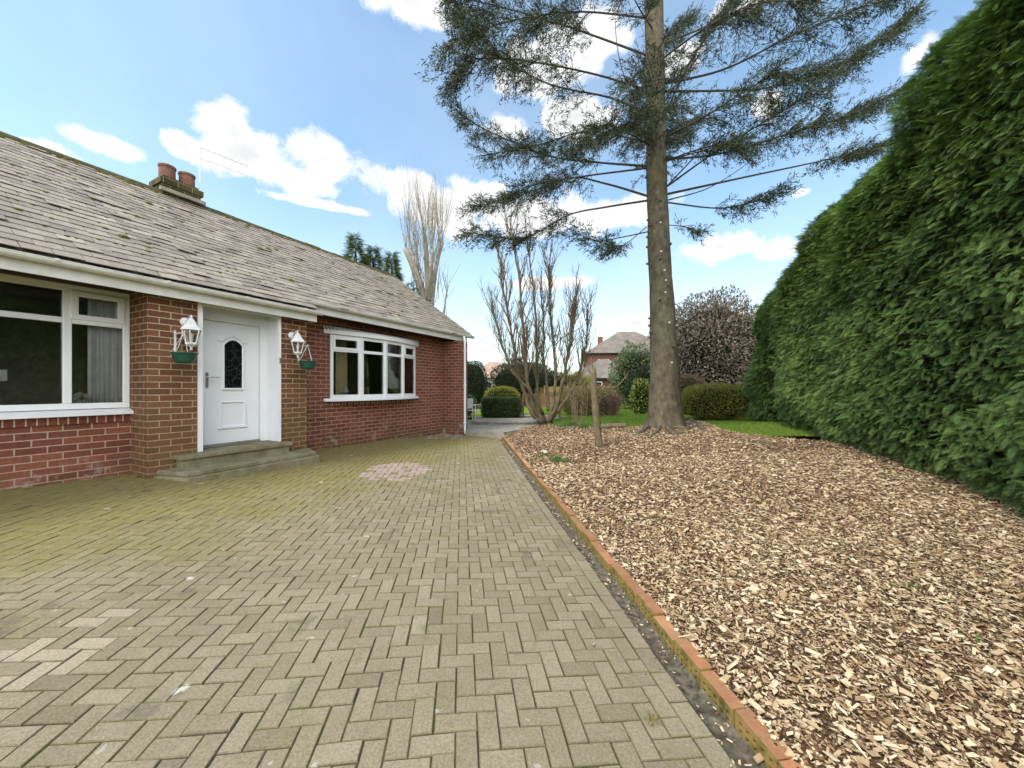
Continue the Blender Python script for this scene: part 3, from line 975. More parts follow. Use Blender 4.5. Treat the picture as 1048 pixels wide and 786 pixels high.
ua, ub = rec[:, 0] + 0.003 + rng.normal(0, 0.0025, n), rec[:, 1] - 0.003 + rng.normal(0, 0.0025, n)
lift = 0.020 + np.abs(rng.normal(0, 0.004, n)) + np.where(rng.random(n) < 0.05, rng.uniform(0.005, 0.018, n), 0)
skew = rng.normal(0, 0.004, n)
clip_c = np.where(rng.random(n) < 0.08, rng.uniform(0.02, 0.05, n), 0.0)


def rpa(u, a, up):
    return np.stack([u, RW - a * CP - up * SP, RZ - a * SP + up * CP], -1)


th = 0.009
V = np.stack([rpa(ua, head, np.zeros(n)), rpa(ub, head, np.zeros(n)), rpa(ub, tail + skew, lift), rpa(ua, tail - skew - clip_c, lift),
              rpa(ua, head, np.zeros(n) + th), rpa(ub, head, np.zeros(n) + th), rpa(ub, tail + skew, lift + th), rpa(ua, tail - skew - clip_c, lift + th)], 1)
tf = np.array([(4, 7, 6, 5), (3, 2, 6, 7), (1, 5, 6, 2), (0, 3, 7, 4)])
F = (tf[None] + (np.arange(n) * 8)[:, None, None]).reshape(-1, 4)
sl.add(V.reshape(-1, 3), F, np.repeat(np.clip(0.5 + 0.3 * rng.normal(size=n), 0, 1), 4))
for k, a in enumerate(deck.v):
    pass
sl.add(deck.v[0], deck.f[:1] if False else [[0, 5, 4, 3, 2, 1]], [0.05])
sl.add(deck.v[1], np.array([(0, 1, 2, 3)]), [0.3])
roof = sl.build('roof', M['slate'], house)
# ridge
rd = MB()
u = U0
while u < U1:
    L = min(0.45, U1 - u)
    a = np.linspace(-0.15, np.pi + 0.15, 9)
    jz = random.gauss(0, 0.006)
    pr = [(RW + 0.115 * math.cos(t), RZ - 0.055 + jz + 0.115 * math.sin(t)) for t in a]
    k = len(pr)
    V = [(u, *p) for p in pr] + [(u + L - 0.006, *p) for p in pr]
    rd.add(V, np.array([(i, i + 1, k + i + 1, k + i) for i in range(k - 1)]))
    u += 0.45
rd.build('ridge_tiles', M['ridge'], roof)
# verge mortar edge on the far gable
vg = MB()
vg.add([rp(U1 - 0.05, 0, -0.03), rp(U1 + 0.015, 0, -0.03), rp(U1 + 0.015, 4.27, -0.03), rp(U1 - 0.05, 4.27, -0.03),
        rp(U1 - 0.05, 0, 0.0), rp(U1 + 0.015, 0, 0.012), rp(U1 + 0.015, 4.27, 0.012), rp(U1 - 0.05, 4.27, 0.0)],
       np.array([(3, 2, 1, 0), (4, 5, 6, 7), (0, 1, 5, 4), (1, 2, 6, 5), (2, 3, 7, 6), (3, 0, 4, 7)]))
vg.build('verge', M['concrete'], roof)
# moss cushions on the slates; many small ones stand for dark shadow gaps
mo = MB()
def cushion(m, u, a, r, hgt):
    th_ = np.linspace(0, 2 * np.pi, 9, endpoint=False)
    base = [rp(u + r * 1.3 * math.cos(t) * random.uniform(.75, 1.2), a + r * math.sin(t) * random.uniform(.75, 1.2), 0.015) for t in th_]
    midr = [rp(u + r * .85 * math.cos(t), a + r * .65 * math.sin(t), 0.022 + hgt * .7) for t in th_]
    top = [rp(u, a, 0.022 + hgt)]
    V = base + midr + top
    f = [[i, (i + 1) % 9, 9 + (i + 1) % 9, 9 + i] for i in range(9)] + [[9 + i, 9 + (i + 1) % 9, 18] for i in range(9)]
    m.add(V, f)
for k in range(420):
    u = random.uniform(-3, 7.8); a = EXP * random.randint(1, 23) + 0.07
    if a > 4.2 and u > 2.3: continue
    r = random.uniform(0.012, 0.032) if k > 22 else random.uniform(0.035, 0.065)
    cushion(mo, u, a, r, r * 0.7)
for k in range(150):
    u = random.uniform(-3.5, 7.8)
    cushion(mo, u, random.uniform(0.10, 0.2), random.uniform(0.02, 0.06), 0.03)
mo_o = mo.build('moss', M['moss'], roof)
mo_o['kind'] = 'stuff'

# chimney
ch = MB()
ch.box(1.34, 2.00, 3.38, 3.84, 4.9, 5.47)
ch.box(1.30, 2.04, 3.34, 3.88, 5.47, 5.59)
ch.box(1.36, 1.98, 3.42, 3.80, 5.59, 5.66)
chim = ch.build('chimney', M['chimney'], house, uv=True)
MB().box(1.28, 2.06, 3.28, 3.34, 5.29, 5.36).build('flashing', M['concrete'], chim)
for u in (1.50, 1.84):
    MB().lathe([(0.12, 5.62), (0.14, 5.64), (0.135, 5.88), (0.15, 5.90), (0.15, 5.94), (0.125, 5.94), (0.115, 5.78), (0.0, 5.78)], (u, 3.6, 0), 20).build('chimney_pot', M['terracotta'], chim, smooth=False)
ae = MB()
ae.tube([(2.08, 3.6, 5.35), (2.08, 3.6, 6.72)], 0.012, 8)
ae.tube([(2.05, 3.6, 6.68), (3.0, 3.45, 6.70)], 0.004, 6)
ae.tube([(2.05, 3.6, 6.43), (2.95, 3.42, 6.45)], 0.004, 6)
for k in range(9):
    t = k / 8
    ae.tube([(2.12 + 0.86 * t, 3.59 - 0.14 * t - 0.09, 6.68 + 0.02 * t), (2.12 + 0.86 * t, 3.59 - 0.14 * t + 0.09, 6.68 + 0.02 * t)], 0.003, 5)
    if k % 2: ae.tube([(2.12 + 0.8 * t, 3.57 - 0.14 * t, 6.38 + 0.02 * t), (2.12 + 0.8 * t, 3.57 - 0.14 * t, 6.50 + 0.02 * t)], 0.003, 5)
ae.build('aerial', M['metal'], chim)


# ---- left casement window
def pane(x0, x1, y, z0, z1, parent):
    return MB().box(x0, x1, y - 0.008, y + 0.008, z0, z1).build('pane', M['glass'], parent)


WY0, WY1 = 0.548, 0.608
lw = MB()
ZB0, ZT0 = 0.958, 2.535
TR0, TR1 = 2.045, 2.115
lw.box(-2.498, -0.003, WY0, WY1, ZT0 - 0.085, ZT0)
lw.box(-2.498, -0.003, WY0, WY1, ZB0, ZB0 + 0.075)
mull = [(-2.498, -2.43), (-1.98, -1.90), (-0.612, -0.535), (-0.071, -0.003)]
for a, b in mull: lw.box(a, b, WY0 + 0.001, WY1 - 0.001, ZB0 + 0.075, ZT0 - 0.085)
for (a, b) in ((-2.43, -1.98), (-1.90, -0.612), (-0.535, -0.071)):
    lw.box(a, b, WY0 + 0.002, WY1 - 0.002, TR0, TR1)
win = lw.build('window', M['upvc'], house)
win['label'] = 'large white casement window with dark glass'
bmod = win.modifiers.new('soft', 'BEVEL'); bmod.width = 0.008; bmod.segments = 2
for (a, b) in ((-2.43, -1.98), (-0.535, -0.071)):
    sh = MB()
    z0, z1 = TR1, ZT0 - 0.085
    t = 0.052
    y0, y1 = WY0 - 0.022, WY1 - 0.012
    sh.box(a - 0.012, b + 0.012, y0, y1, z1 - t, z1 + 0.012); sh.box(a - 0.012, b + 0.012, y0, y1, z0 - 0.012, z0 + t)
    sh.box(a - 0.012, a + t, y0 + 0.001, y1, z0 + t, z1 - t); sh.box(b - t, b + 0.012, y0 + 0.001, y1, z0 + t, z1 - t)
    so = sh.build('opening_light', M['upvc'], win)
    bmod = so.modifiers.new('soft', 'BEVEL'); bmod.width = 0.006; bmod.segments = 2
for (a, b) in ((-2.43, -1.98), (-1.90, -0.612), (-0.535, -0.071)):
    pane(a, b, 0.588, ZB0 + 0.075, TR0, win); pane(a, b, 0.588, TR1, ZT0 - 0.085, win)
MB().add([(-2.56, 0.60, 0.958), (0.02, 0.60, 0.958), (0.02, 0.44, 0.915), (-2.56, 0.44, 0.915), (-2.56, 0.60, 0.90), (0.02, 0.60, 0.90), (0.02, 0.44, 0.875), (-2.56, 0.44, 0.875)],
         np.array([(0, 3, 2, 1), (4, 5, 6, 7), (3, 7, 6, 2), (0, 4, 7, 3), (1, 2, 6, 5), (0, 1, 5, 4)])).build('sill', M['upvc'], win)

# ---- bow window
nodes = [(3.135, 0.585), (3.79, 0.41), (4.45, 0.345), (5.11, 0.41), (5.765, 0.585)]
bw = MB()
ZA, ZC = 1.005, 2.385
def seg_box(m, p, q, z0, z1, d0, d1, e0=0.0, e1=0.0):
    p = np.array(p); q = np.array(q)
    t = (q - p) / np.linalg.norm(q - p); nrm = np.array((t[1], -t[0]))
    a = p + t * e0; b = q - t * e1
    v = [(*(a + nrm * d0), z0), (*(b + nrm * d0), z0), (*(b + nrm * d1), z0), (*(a + nrm * d1), z0), (*(a + nrm * d0), z1), (*(b + nrm * d0), z1), (*(b + nrm * d1), z1), (*(a + nrm * d1), z1)]
    m.add(v, np.array([(3, 2, 1, 0), (4, 5, 6, 7), (0, 1, 5, 4), (1, 2, 6, 5), (2, 3, 7, 6), (3, 0, 4, 7)]))
for i in range(4):
    p, q = nodes[i], nodes[i + 1]
    L = math.dist(p, q)
    seg_box(bw, p, q, ZC - 0.07, ZC, 0.03, -0.03)
    seg_box(bw, p, q, ZA, ZA + 0.075, 0.03, -0.03)
    seg_box(bw, p, q, 2.02, 2.085, 0.028, -0.028, 0.06, 0.06)
    seg_box(bw, p, q, ZA + 0.075, ZC - 0.07, 0.029, -0.029, 0, L - 0.062)
    seg_box(bw, p, q, ZA + 0.075, ZC - 0.07, 0.029, -0.029, L - 0.062, 0)
for nd in nodes[1:-1]:
    bw.tube([(nd[0], nd[1] - 0.012, ZA - 0.0), (nd[0], nd[1] - 0.012, ZC - 0.001)], 0.034, 8)
bow = bw.build('window', M['upvc'], house)
bow['label'] = 'white four light bow window under a curved canopy'
for i in range(4):
    p, q = nodes[i], nodes[i + 1]
    for z0, z1 in ((ZA + 0.075, 2.02), (2.085, ZC - 0.07)):
        pm = MB(); seg_box(pm, p, q, z0, z1, 0.006, -0.006, 0.06, 0.06)
        pm.build('pane', M['glass'], bow)
    if i in (0, 3):
        L = math.dist(p, q)
        sm = MB()
        seg_box(sm, p, q, 2.33 - 0.045, 2.33, 0.048, 0.0, 0.05, 0.05); seg_box(sm, p, q, 2.07, 2.115, 0.048, 0.0, 0.05, 0.05)
        seg_box(sm, p, q, 2.115, 2.285, 0.047, 0.0, 0.05, L - 0.10); seg_box(sm, p, q, 2.115, 2.285, 0.047, 0.0, L - 0.10, 0.05)
        sm.build('opening_light', M['upvc'], bow)
arc = []
for k in range(13):
    u = 2.99 + (5.91 - 2.99) * k / 12
    t = (u - 4.45) / 1.46
    arc.append((u, 0.25 + 0.30 * t * t))
def arc_slab(m, pts, back, z0, z1):
    n = len(pts)
    f = [(p[0], p[1]) for p in pts]
    b = [(p[0], back) for p in pts]
    V = [(*a, z0) for a in f] + [(*a, z0) for a in b] + [(*a, z1) for a in f] + [(*a, z1) for a in b]
    for i in range(n - 1):
        m.add([V[i], V[i + 1], V[n + i + 1], V[n + i], V[2 * n + i], V[2 * n + i + 1], V[3 * n + i + 1], V[3 * n + i]],
              np.array([(3, 2, 1, 0), (4, 5, 6, 7), (0, 1, 5, 4)]))
    m.add([V[0], V[n], V[3 * n], V[2 * n]], np.array([(0, 1, 2, 3)]))
    m.add([V[n - 1], V[2 * n - 1], V[4 * n - 1], V[3 * n - 1]], np.array([(3, 2, 1, 0)]))
sm = MB(); arc_slab(sm, arc, 0.598, 0.94, 0.972); arc_slab(sm, [(a, b + 0.03) for a, b in arc], 0.597, 0.972, 1.004)
sm.build('sill', M['upvc'], bow)
cm = MB()
arc2 = [(a, b + 0.02) for a, b in arc]
arc_slab(cm, arc2, 0.598, 2.39, 2.475)
for k in range(46):
    u = 3.0 + 2.9 * k / 45
    t = (u - 4.45) / 1.46
    yf = 0.27 + 0.30 * t * t
    cm.tube([(u, yf - 0.004, 2.477), (u, 0.598, 2.56)], 0.017, 6)
cm.build('canopy', M['upvc'], bow)

# ---- door
DY = 0.33
DS = -0.042
fr = MB()
fr.box(0.558, 0.758, DY, DY + 0.09, 0.30, 2.405)
fr.box(1.583, 1.721, DY, DY + 0.09, 0.30, 2.405)
fr.box(0.758, 1.583, DY + 0.001, DY + 0.09, 2.295, 2.404)
fr.box(0.558, 1.721, DY + 0.002, DY + 0.09, 2.404, 2.538)
# linings and front trims of the porch opening
fr.box(1.712, 1.7225, -0.012, DY - 0.001, 0.30, 2.50)
fr.box(0.5565, 0.566, -0.012, DY - 0.001, 0.30, 2.50)
fr.box(0.545, 0.600, -0.030, -0.003, 0.30, 2.50)
fr.box(1.690, 1.735, -0.030, -0.003, 0.30, 2.50)
fr.box(0.604, 1.686, -0.024, -0.004, 2.44, 2.538)
fro = fr.build('door_frame', M['door_white'], house)
lf = MB()
lf.box(0.764, 1.577, DY + 0.02, DY + 0.07, 0.335, 2.288)
door = lf.build('door', M['door_white'], house)
door['label'] = 'white panelled front door with an arched dark glass'
bmod = door.modifiers.new('soft', 'BEVEL'); bmod.width = 0.006; bmod.segments = 2
def arch(x0, x1, z0, zs, rise, k=10):
    pts = [(x0, z0), (x1, z0)]
    for i in range(k + 1):
        t = i / k
        x = x1 + (x0 - x1) * t
        pts.append((x, zs + rise * math.sin(math.pi * t) ** 0.8))
    return pts
def plate(m, pts, y0, y1):
    n = len(pts)
    V = [(x + DS, y0, z) for x, z in pts] + [(x + DS, y1, z) for x, z in pts]
    m.add(V, [list(range(n)), list(range(2 * n - 1, n - 1, -1))] + [[i, n + i, n + (i + 1) % n, (i + 1) % n] for i in range(n)])
gm = MB(); plate(gm, arch(1.085, 1.345, 1.225, 1.93, 0.085), DY + 0.004, DY + 0.016)
gm.build('glass_panel', M['leadglass'], door)
def mould(pts, r, closed=True):
    m = MB()
    P = [(x + DS, DY + 0.012, z) for x, z in pts]
    if closed: P = P + [P[0]]
    for a, b in zip(P[:-1], P[1:]):
        a = np.array(a); b = np.array(b)
        d = (b - a) / np.linalg.norm(b - a)
        m.tube([a - d * r * 0.6, b + d * r * 0.6], r, 6)
    return m
mm = mould(arch(1.07, 1.36, 1.21, 1.93, 0.10), 0.021)
for pts, r in ((arch(1.04, 1.39, 0.60, 1.0, 0.001, 1), 0.016), ([(1.01, 0.58), (1.42, 0.58)], 0.018), ([(1.0, 1.99), (1.06, 1.99), (1.13, 2.055), (1.215, 2.085), (1.30, 2.055), (1.37, 1.99), (1.43, 1.99)], 0.018)):
    m2 = mould(pts, r, closed=len(pts) == 4)
    for a, b, c in zip(m2.v, [m2.f[k] for k in range(len(m2.f))], m2.tone): pass
    mm.v += [x for x in m2.v]; mm.f += [f + mm.n for f in m2.f]; mm.tone += m2.tone; mm.n += m2.n
mm.build('moulding', M['door_white'], door)
hd = MB()
hd.box(0.793, 0.826, DY + 0.004, DY + 0.02, 1.235, 1.47)
hd.tube([(0.81, DY + 0.01, 1.40), (0.81, DY - 0.05, 1.40), (0.823, DY - 0.055, 1.40), (0.95, DY - 0.055, 1.398)], 0.009, 8)
hd.build('handle', M['metal'], door)
MB().box(0.760, 1.581, DY - 0.03, DY + 0.06, 0.295, 0.332).build('threshold', M['metal'], house)
db = MB(); db.box(1.700, 1.725, -0.044, -0.031, 1.66, 1.75); db.box(1.705, 1.720, -0.050, -0.0442, 1.69, 1.71)
db.build('doorbell', M['metal'], house)

# entrance steps: slab over riser over a splayed lower step
st = empty('doorstep', tuple(hw(1.1, 0.25, 0)), HROT)
tag(st, 'pair of mossy stone steps with splayed ends below the white door', 'steps')
def loc(pts): return [(u - 1.1, -(v) + 0.25) for u, v in pts]
up = MB().prism(loc([(0.26, -0.45), (0.26, 0.20), (1.84, 0.20), (1.84, -0.45)][::-1]), 0.232, 0.292)
up.prism(loc([(0.30, -0.45), (0.30, 0.16), (1.80, 0.16), (1.80, -0.45)][::-1]), 0.10, 0.231)
uo = up.build('step', M['stone'], st)
lo = MB().prism(loc([(0.09, 0.003), (0.21, 0.53), (2.04, 0.53), (2.26, 0.003)][::-1]), 0.055, 0.118)
lo.prism(loc([(0.02, 0.003), (0.17, 0.60), (2.09, 0.60), (2.36, 0.003)][::-1]), -0.3, 0.054, 0.03)
lo2 = lo.build('step', M['stone'], st)
for o in (uo, lo2):
    bmod = o.modifiers.new('soft', 'BEVEL'); bmod.width = 0.012; bmod.segments = 2; bmod.limit_method = 'ANGLE'
# the upper step sits inside the recess of the opening

# ---- lanterns, brackets and baskets
def make_lantern():
    o = empty('wall_lantern', (0, 0, 0))
    b = MB()
    b.lathe([(0.0, -0.035), (0.045, -0.034), (0.062, -0.02), (0.066, 0.0)], (0, 0, 0), 18, 'y')
    b.build('backplate', M['white_paint'], o, smooth=True)
    a = MB(); a.tube([(0, -0.02, 0), (0, -0.07, 0.035), (0.0, -0.12, 0.06), (0.0, -0.16, 0.05), (0, -0.17, 0.02)], 0.011, 8)
    a.build('arm', M['white_paint'], o, smooth=True)
    c = (0, -0.17, 0)
    h = MB()
    h.lathe([(0.008, 0.085), (0.014, 0.06), (0.010, 0.045), (0.035, 0.02), (0.075, -0.055), (0.122, -0.115), (0.128, -0.128), (0.0, -0.128)], c, 6)
    h.build('lamp_roof', M['white_paint'], o)
    k = MB()
    for q in range(6):
        t = q * math.pi / 3
        k.tube([(c[0] + 0.108 * math.cos(t), c[1] + 0.108 * math.sin(t), -0.128), (c[0] + 0.062 * math.cos(t), c[1] + 0.062 * math.sin(t), -0.305)], 0.008, 5)
    k.lathe([(0.066, -0.300), (0.074, -0.305), (0.072, -0.325), (0.045, -0.345), (0.02, -0.36), (0.013, -0.385), (0.018, -0.40), (0.0, -0.415)], c, 6)
    k.lathe([(0.0, -0.300), (0.066, -0.300)], c, 6)
    k.build('lamp_cage', M['white_paint'], o)
    gl = MB(); gl.lathe([(0.100, -0.130), (0.056, -0.302)], c, 6)
    gl.build('lamp_glass', M['glass'], o)
    bu = MB(); bu.lathe([(0.0, -0.16), (0.02, -0.175), (0.028, -0.20), (0.018, -0.24), (0.014, -0.299)], c, 10)
    bu.build('bulb', M['upvc'], o, smooth=True)
    return o


lan = make_lantern()
lan2 = copy_tree(lan)
for o, u, z, lab in ((lan, 0.405, 2.165, 'white six sided wall lantern on the brick pier between window and door'), (lan2, 1.94, 2.165, 'white six sided wall lantern on the brick pier nearest the bow window')):
    o.location = tuple(hw(u, 0.0, z)); o.rotation_euler = (0, 0, HROT)
    tag(o, lab, 'lantern', 'lanterns on the porch piers')


def make_bracket():
    m = MB()
    m.box(-0.012, 0.012, -0.012, -0.001, -0.16, 0.16)
    m.tube([(0, -0.008, 0.13), (0, -0.27, 0.135), (0, -0.285, 0.15)], 0.009, 8)
    m.tube([(0, -0.010, -0.13), (0, -0.10, -0.06), (0, -0.20, 0.08), (0, -0.225, 0.13)], 0.007, 8)
    m.lathe([(0.0, 0.158), (0.014, 0.166), (0.014, 0.176), (0.0, 0.186)], (0, -0.007, 0.0), 8)
    return m.build('basket_bracket', M['white_paint'])


def make_basket():
    o = empty('hanging_basket', (0, 0, 0))
    b = MB()
    b.lathe([(0.0, 0.0), (0.085, 0.0), (0.105, 0.02), (0.138, 0.125), (0.150, 0.132), (0.150, 0.142), (0.134, 0.142), (0.128, 0.12)], (0, 0, 0), 22)
    b.build('bowl', M['green_plastic'], o, smooth=False)
    s_ = MB(); s_.lathe([(0.0, 0.128), (0.132, 0.118)], (0, 0, 0), 20); s_.build('compost', M['soil'], o)
    c = MB()
    for q in range(3):
        t = q * 2 * math.pi / 3 + 0.4
        c.tube([(0.14 * math.cos(t), 0.14 * math.sin(t), 0.138), (0, 0, 0.42)], 0.003, 5)
    c.build('chain', M['white_paint'], o)
    n = 150
    a = rng.uniform(0, 2 * np.pi, n); r = 0.13 * np.sqrt(rng.random(n))
    C = np.c_[r * np.cos(a), r * np.sin(a), np.full(n, 0.122)]
    D = np.c_[np.cos(a) * 0.7 + rng.normal(0, .5, n), np.sin(a) * 0.7 + rng.normal(0, .5, n), rng.uniform(0.1, 0.9, n)]
    MB().leaves(C, D, rng.normal(size=(n, 3)), rng.uniform(0.03, 0.075, n), 0.012).build('dead_plant', M['dead'], o)
    return o


br = make_bracket(); br2 = br.copy(); COL.objects.link(br2)
bk = make_basket(); bk2 = copy_tree(bk)
for o, u, lab in ((br, 0.287, 'white iron basket bracket on the pier beside the large left window'), (br2, 2.06, 'white iron basket bracket on the pier beside the bow window')):
    o.location = tuple(hw(u, 0, 1.85)); o.rotation_euler = (0, 0, HROT)
    tag(o, lab, 'bracket', 'brackets for the hanging baskets')
for o, u, lab in ((bk, 0.287, 'green plastic hanging basket under the lantern left of the door'), (bk2, 2.06, 'green plastic hanging basket on the pier near the bow window')):
    o.location = tuple(hw(u, 0.27, 1.985 - 0.42)); o.rotation_euler = (0, 0, HROT)
    tag(o, lab, 'hanging basket', 'hanging baskets by the door')
MB_pot = MB().lathe([(0.0, 0.0), (0.03, 0.0), (0.042, 0.06), (0.036, 0.06), (0.034, 0.045), (0.0, 0.045)], (0, 0, 0), 14)
pot = MB_pot.build('flower_pot', M['terracotta'])
pot.location = tuple(hw(0.345, 0.275, 1.985 - 0.42 + 0.122)); tag(pot, 'small terracotta pot standing in the green basket left of the door', 'pot')


# ---- things seen through the windows
def curtain(name, label, u0, u1, y, z0, z1, mat, folds, group=None):
    m = MB()
    n = 60
    us = np.linspace(0, 1, n)
    ph = np.sin(us * folds * 2 * np.pi) * 0.03 + 0.012 * np.sin(us * folds * 4.7 * np.pi + 1)
    rowsz = np.linspace(z0, z1, 6)
    V = []
    for k, z in enumerate(rowsz):
        V.append(np.c_[(us - 0.5) * (u1 - u0), ph * (0.7 + 0.3 * (1 - k / 5)), np.full(n, z - z0)])
    F = np.array([(j * n + i, j * n + i + 1, (j + 1) * n + i + 1, (j + 1) * n + i) for j in range(5) for i in range(n - 1)])
    V = np.vstack(V)
    m.add(V, F)
    o = m.build(name, mat, smooth=True)
    sol = o.modifiers.new('cloth', 'SOLIDIFY'); sol.thickness = 0.004
    o.location = tuple(hw((u0 + u1) / 2, -y, z0)); o.rotation_euler = (0, 0, HROT)
    return tag(o, label, 'curtain', group)


curtain('curtain', 'pale grey curtain behind the large left casement window', -0.36, -0.01, 0.70, 0.9, 2.48, M['curtain_grey'], 5)
curtain('curtain', 'cream curtain behind the near end of the bow window', 3.62, 3.92, 1.02, 0.7, 2.5, M['curtain_cream'], 4)
curtain('curtain', 'wide yellow curtain in the middle of the bow window', 4.60, 5.05, 1.10, 0.7, 2.5, M['curtain_cream'], 5)
curtain('curtain', 'pale curtain behind the far end of the bow window', 5.55, 6.05, 0.98, 0.7, 2.5, M['curtain_pale'], 5)
sillb = MB().box(-2.4, -0.1, 0.64, 0.80, 0.874, 0.955)
sillb.build('window_board', M['upvc'], house)
sb2 = MB(); arc_slab(sb2, [(a, b + 0.16) for a, b in arc[1:-1]], 0.96, 0.982, 1.003); sb2.build('window_board', M['upvc'], house)
# flower vase
vz = empty('flower_vase', tuple(hw(-0.43, -0.67, 0.956)), 0)
tag(vz, 'small white vase of pale flowers inside the left casement window', 'vase')
MB().lathe([(0, 0), (0.03, 0), (0.035, 0.03), (0.02, 0.07), (0.024, 0.085)], (0, 0, 0), 14).build('vase', M['petal'], vz)
n = 160
d = rng.normal(size=(n, 3)); d /= np.linalg.norm(d, axis=1)[:, None]
MB().leaves(np.array((0, 0, 0.135)) + d * 0.04, d, rng.normal(size=(n, 3)), 0.055, 0.035).build('flower_head', M['petal'], vz)
cd = MB().box(-0.075, 0.075, -0.003, 0.003, 0, 0.13).build('card', M['curtain_pale'])
cd.location = tuple(hw(-1.09, -0.635, 1.31)); cd.rotation_euler = (0, 0, HROT); tag(cd, 'blank pale card stuck inside the left casement window', 'card')
cd = MB().box(-0.05, 0.05, -0.003, 0.003, 0, 0.13).build('card', M['petal'])
cd.location = tuple(hw(-1.16, -0.66, 0.956)); cd.rotation_euler = (0, 0, HROT); tag(cd, 'small white card standing on the left window board', 'card')


def table_lamp(u, y, z, label, shade, k=1.0):
    o = empty('table_lamp', tuple(hw(u, -y, z)), 0)
    tag(o, label, 'lamp')
    MB().lathe([(0, 0), (0.07 * k, 0), (0.07 * k, 0.015), (0.015, 0.03), (0.035 * k, 0.1 * k), (0.012, 0.2 * k), (0.012, 0.26 * k)], (0, 0, 0), 16).build('lamp_base', M['metal'], o, smooth=True)
    MB().lathe([(0.15 * k, 0.22 * k), (0.12 * k, 0.30 * k), (0.07 * k, 0.44 * k)], (0, 0, 0), 18).build('lamp_shade', shade, o, smooth=True)
    return o


table_lamp(4.28, 0.70, 1.003, 'dark shaded table lamp inside the bow window', M['dark'], 1.15)
table_lamp(3.62, 0.72, 1.003, 'small pale shaded table lamp at the near end of the bow window', M['curtain_pale'], 0.6)

# ------------------------------------------------------------------ vegetation tools
def unit(a): return a / (np.linalg.norm(a, axis=-1, keepdims=True) + 1e-9)


def bez(pts, n=14):
    """smooth curve through points"""
    P = np.asarray(pts, float)
    m = len(P)
    if m == 2: return P[0] + (P[1] - P[0]) * np.linspace(0, 1, n)[:, None]
    E = np.vstack([2 * P[0] - P[1], P, 2 * P[-1] - P[-2]])
    out = []
    for t in np.linspace(0, m - 1, n):
        i = min(int(t), m - 2); f = t - i
        a, b, c, d = E[i], E[i + 1], E[i + 2], E[i + 3]
        out.append(0.5 * (2 * b + (c - a) * f + (2 * a - 5 * b + 4 * c - d) * f * f + (3 * b - a - 3 * c + d) * f ** 3))
    return np.array(out)


def ellipsoid_pts(n, rad, power=2.0, shell=0.35, seed=0, lump=0.25, lscale=1.2, zmin=-1.0):
    d = unit(rng.normal(size=(n * 2, 3)))
    d = d[d[:, 2] > zmin][:n]
    p = np.sum(np.abs(d) ** power, 1) ** (-1 / power)
    r = 1 - shell * rng.random(len(d)) ** 1.6
    l = 1 + lump * (fbm(d, lscale * 2, seed) - 0.5) * 2
    S_ = d * (p * r * l)[:, None] * np.asarray(rad)
    return S_, unit(d / np.asarray(rad))


def core(rad, power=2.0, k=0.8, seed=0, lump=0.25, lscale=1.2, n=24):
    th_ = np.linspace(0, 2 * np.pi, n, endpoint=False)
    ph = np.linspace(-np.pi / 2, np.pi / 2, n // 2)
    T, P = np.meshgrid(th_, ph)
    d = np.stack([np.cos(P) * np.cos(T), np.cos(P) * np.sin(T), np.sin(P)], -1).reshape(-1, 3)
    p = np.sum(np.abs(d) ** power, 1) ** (-1 / power)
    l = 1 + lump * (fbm(d, lscale * 2, seed) - 0.5) * 2
    V = d * (p * l * k)[:, None] * np.asarray(rad)
    F = np.array([(j * n + i, j * n + (i + 1) % n, (j + 1) * n + (i + 1) % n, (j + 1) * n + i) for j in range(n // 2 - 1) for i in range(n)])
    return V, F


def shrub(name, label, base, rad, mat, n, ln, wd, cat='shrub', power=2.0, shell=0.3, lump=0.25, seed=1, coremat=None, up=0.3, corek=0.78, lscale=1.2, stems=4, group=None, squash=0.5):
    """A bush on the ground at base: foliage part, solid dark core, stems."""
    o = empty(name, tuple(base))
    tag(o, label, cat, group)
    rad = np.asarray(rad, float)
    c = np.array((0, 0, rad[2] * squash))
    Z = rad.copy(); Z[2] = rad[2] * (1 - squash)
    P, N = ellipsoid_pts(n, Z, power, shell, seed, lump, lscale)
    P = P + c
    k = P[:, 2] > 0.01
    P, N = P[k], N[k]
    D = unit(N + rng.normal(0, 0.55, P.shape) + np.array((0, 0, up)))
    t = np.clip(0.5 + 0.22 * rng.normal(size=len(P)) + 0.5 * (fbm(P, 2.2 / max(rad), seed + 9) - 0.5), 0, 1)
    lnv = ln * rng.uniform(0.6, 1.35, len(P)); wdv = wd * rng.uniform(0.7, 1.2, len(P))
    MB().leaves(P, D, unit(N + rng.normal(0, 0.6, P.shape)), lnv, wdv, t, 0.06).build('foliage', mat, o)
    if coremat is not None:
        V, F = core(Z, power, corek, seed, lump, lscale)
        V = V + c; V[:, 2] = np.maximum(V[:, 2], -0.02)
        MB().add(V, F).build('dark_core', coremat, o)
    if stems:
        m = MB()
        for q in range(stems):
            a = random.uniform(0, 6.28)
            e = np.array((math.cos(a) * rad[0] * 0.45, math.sin(a) * rad[1] * 0.45, rad[2] * random.uniform(0.5, 0.8)))
            m.tube(bez([(e[0] * .15, e[1] * .15, -0.05), (e[0] * 0.5, e[1] * 0.5, e[2] * 0.5), e], 7), np.linspace(0.03, 0.01, 7), 6)
        m.build('stem', M['branch'], o)
    return o


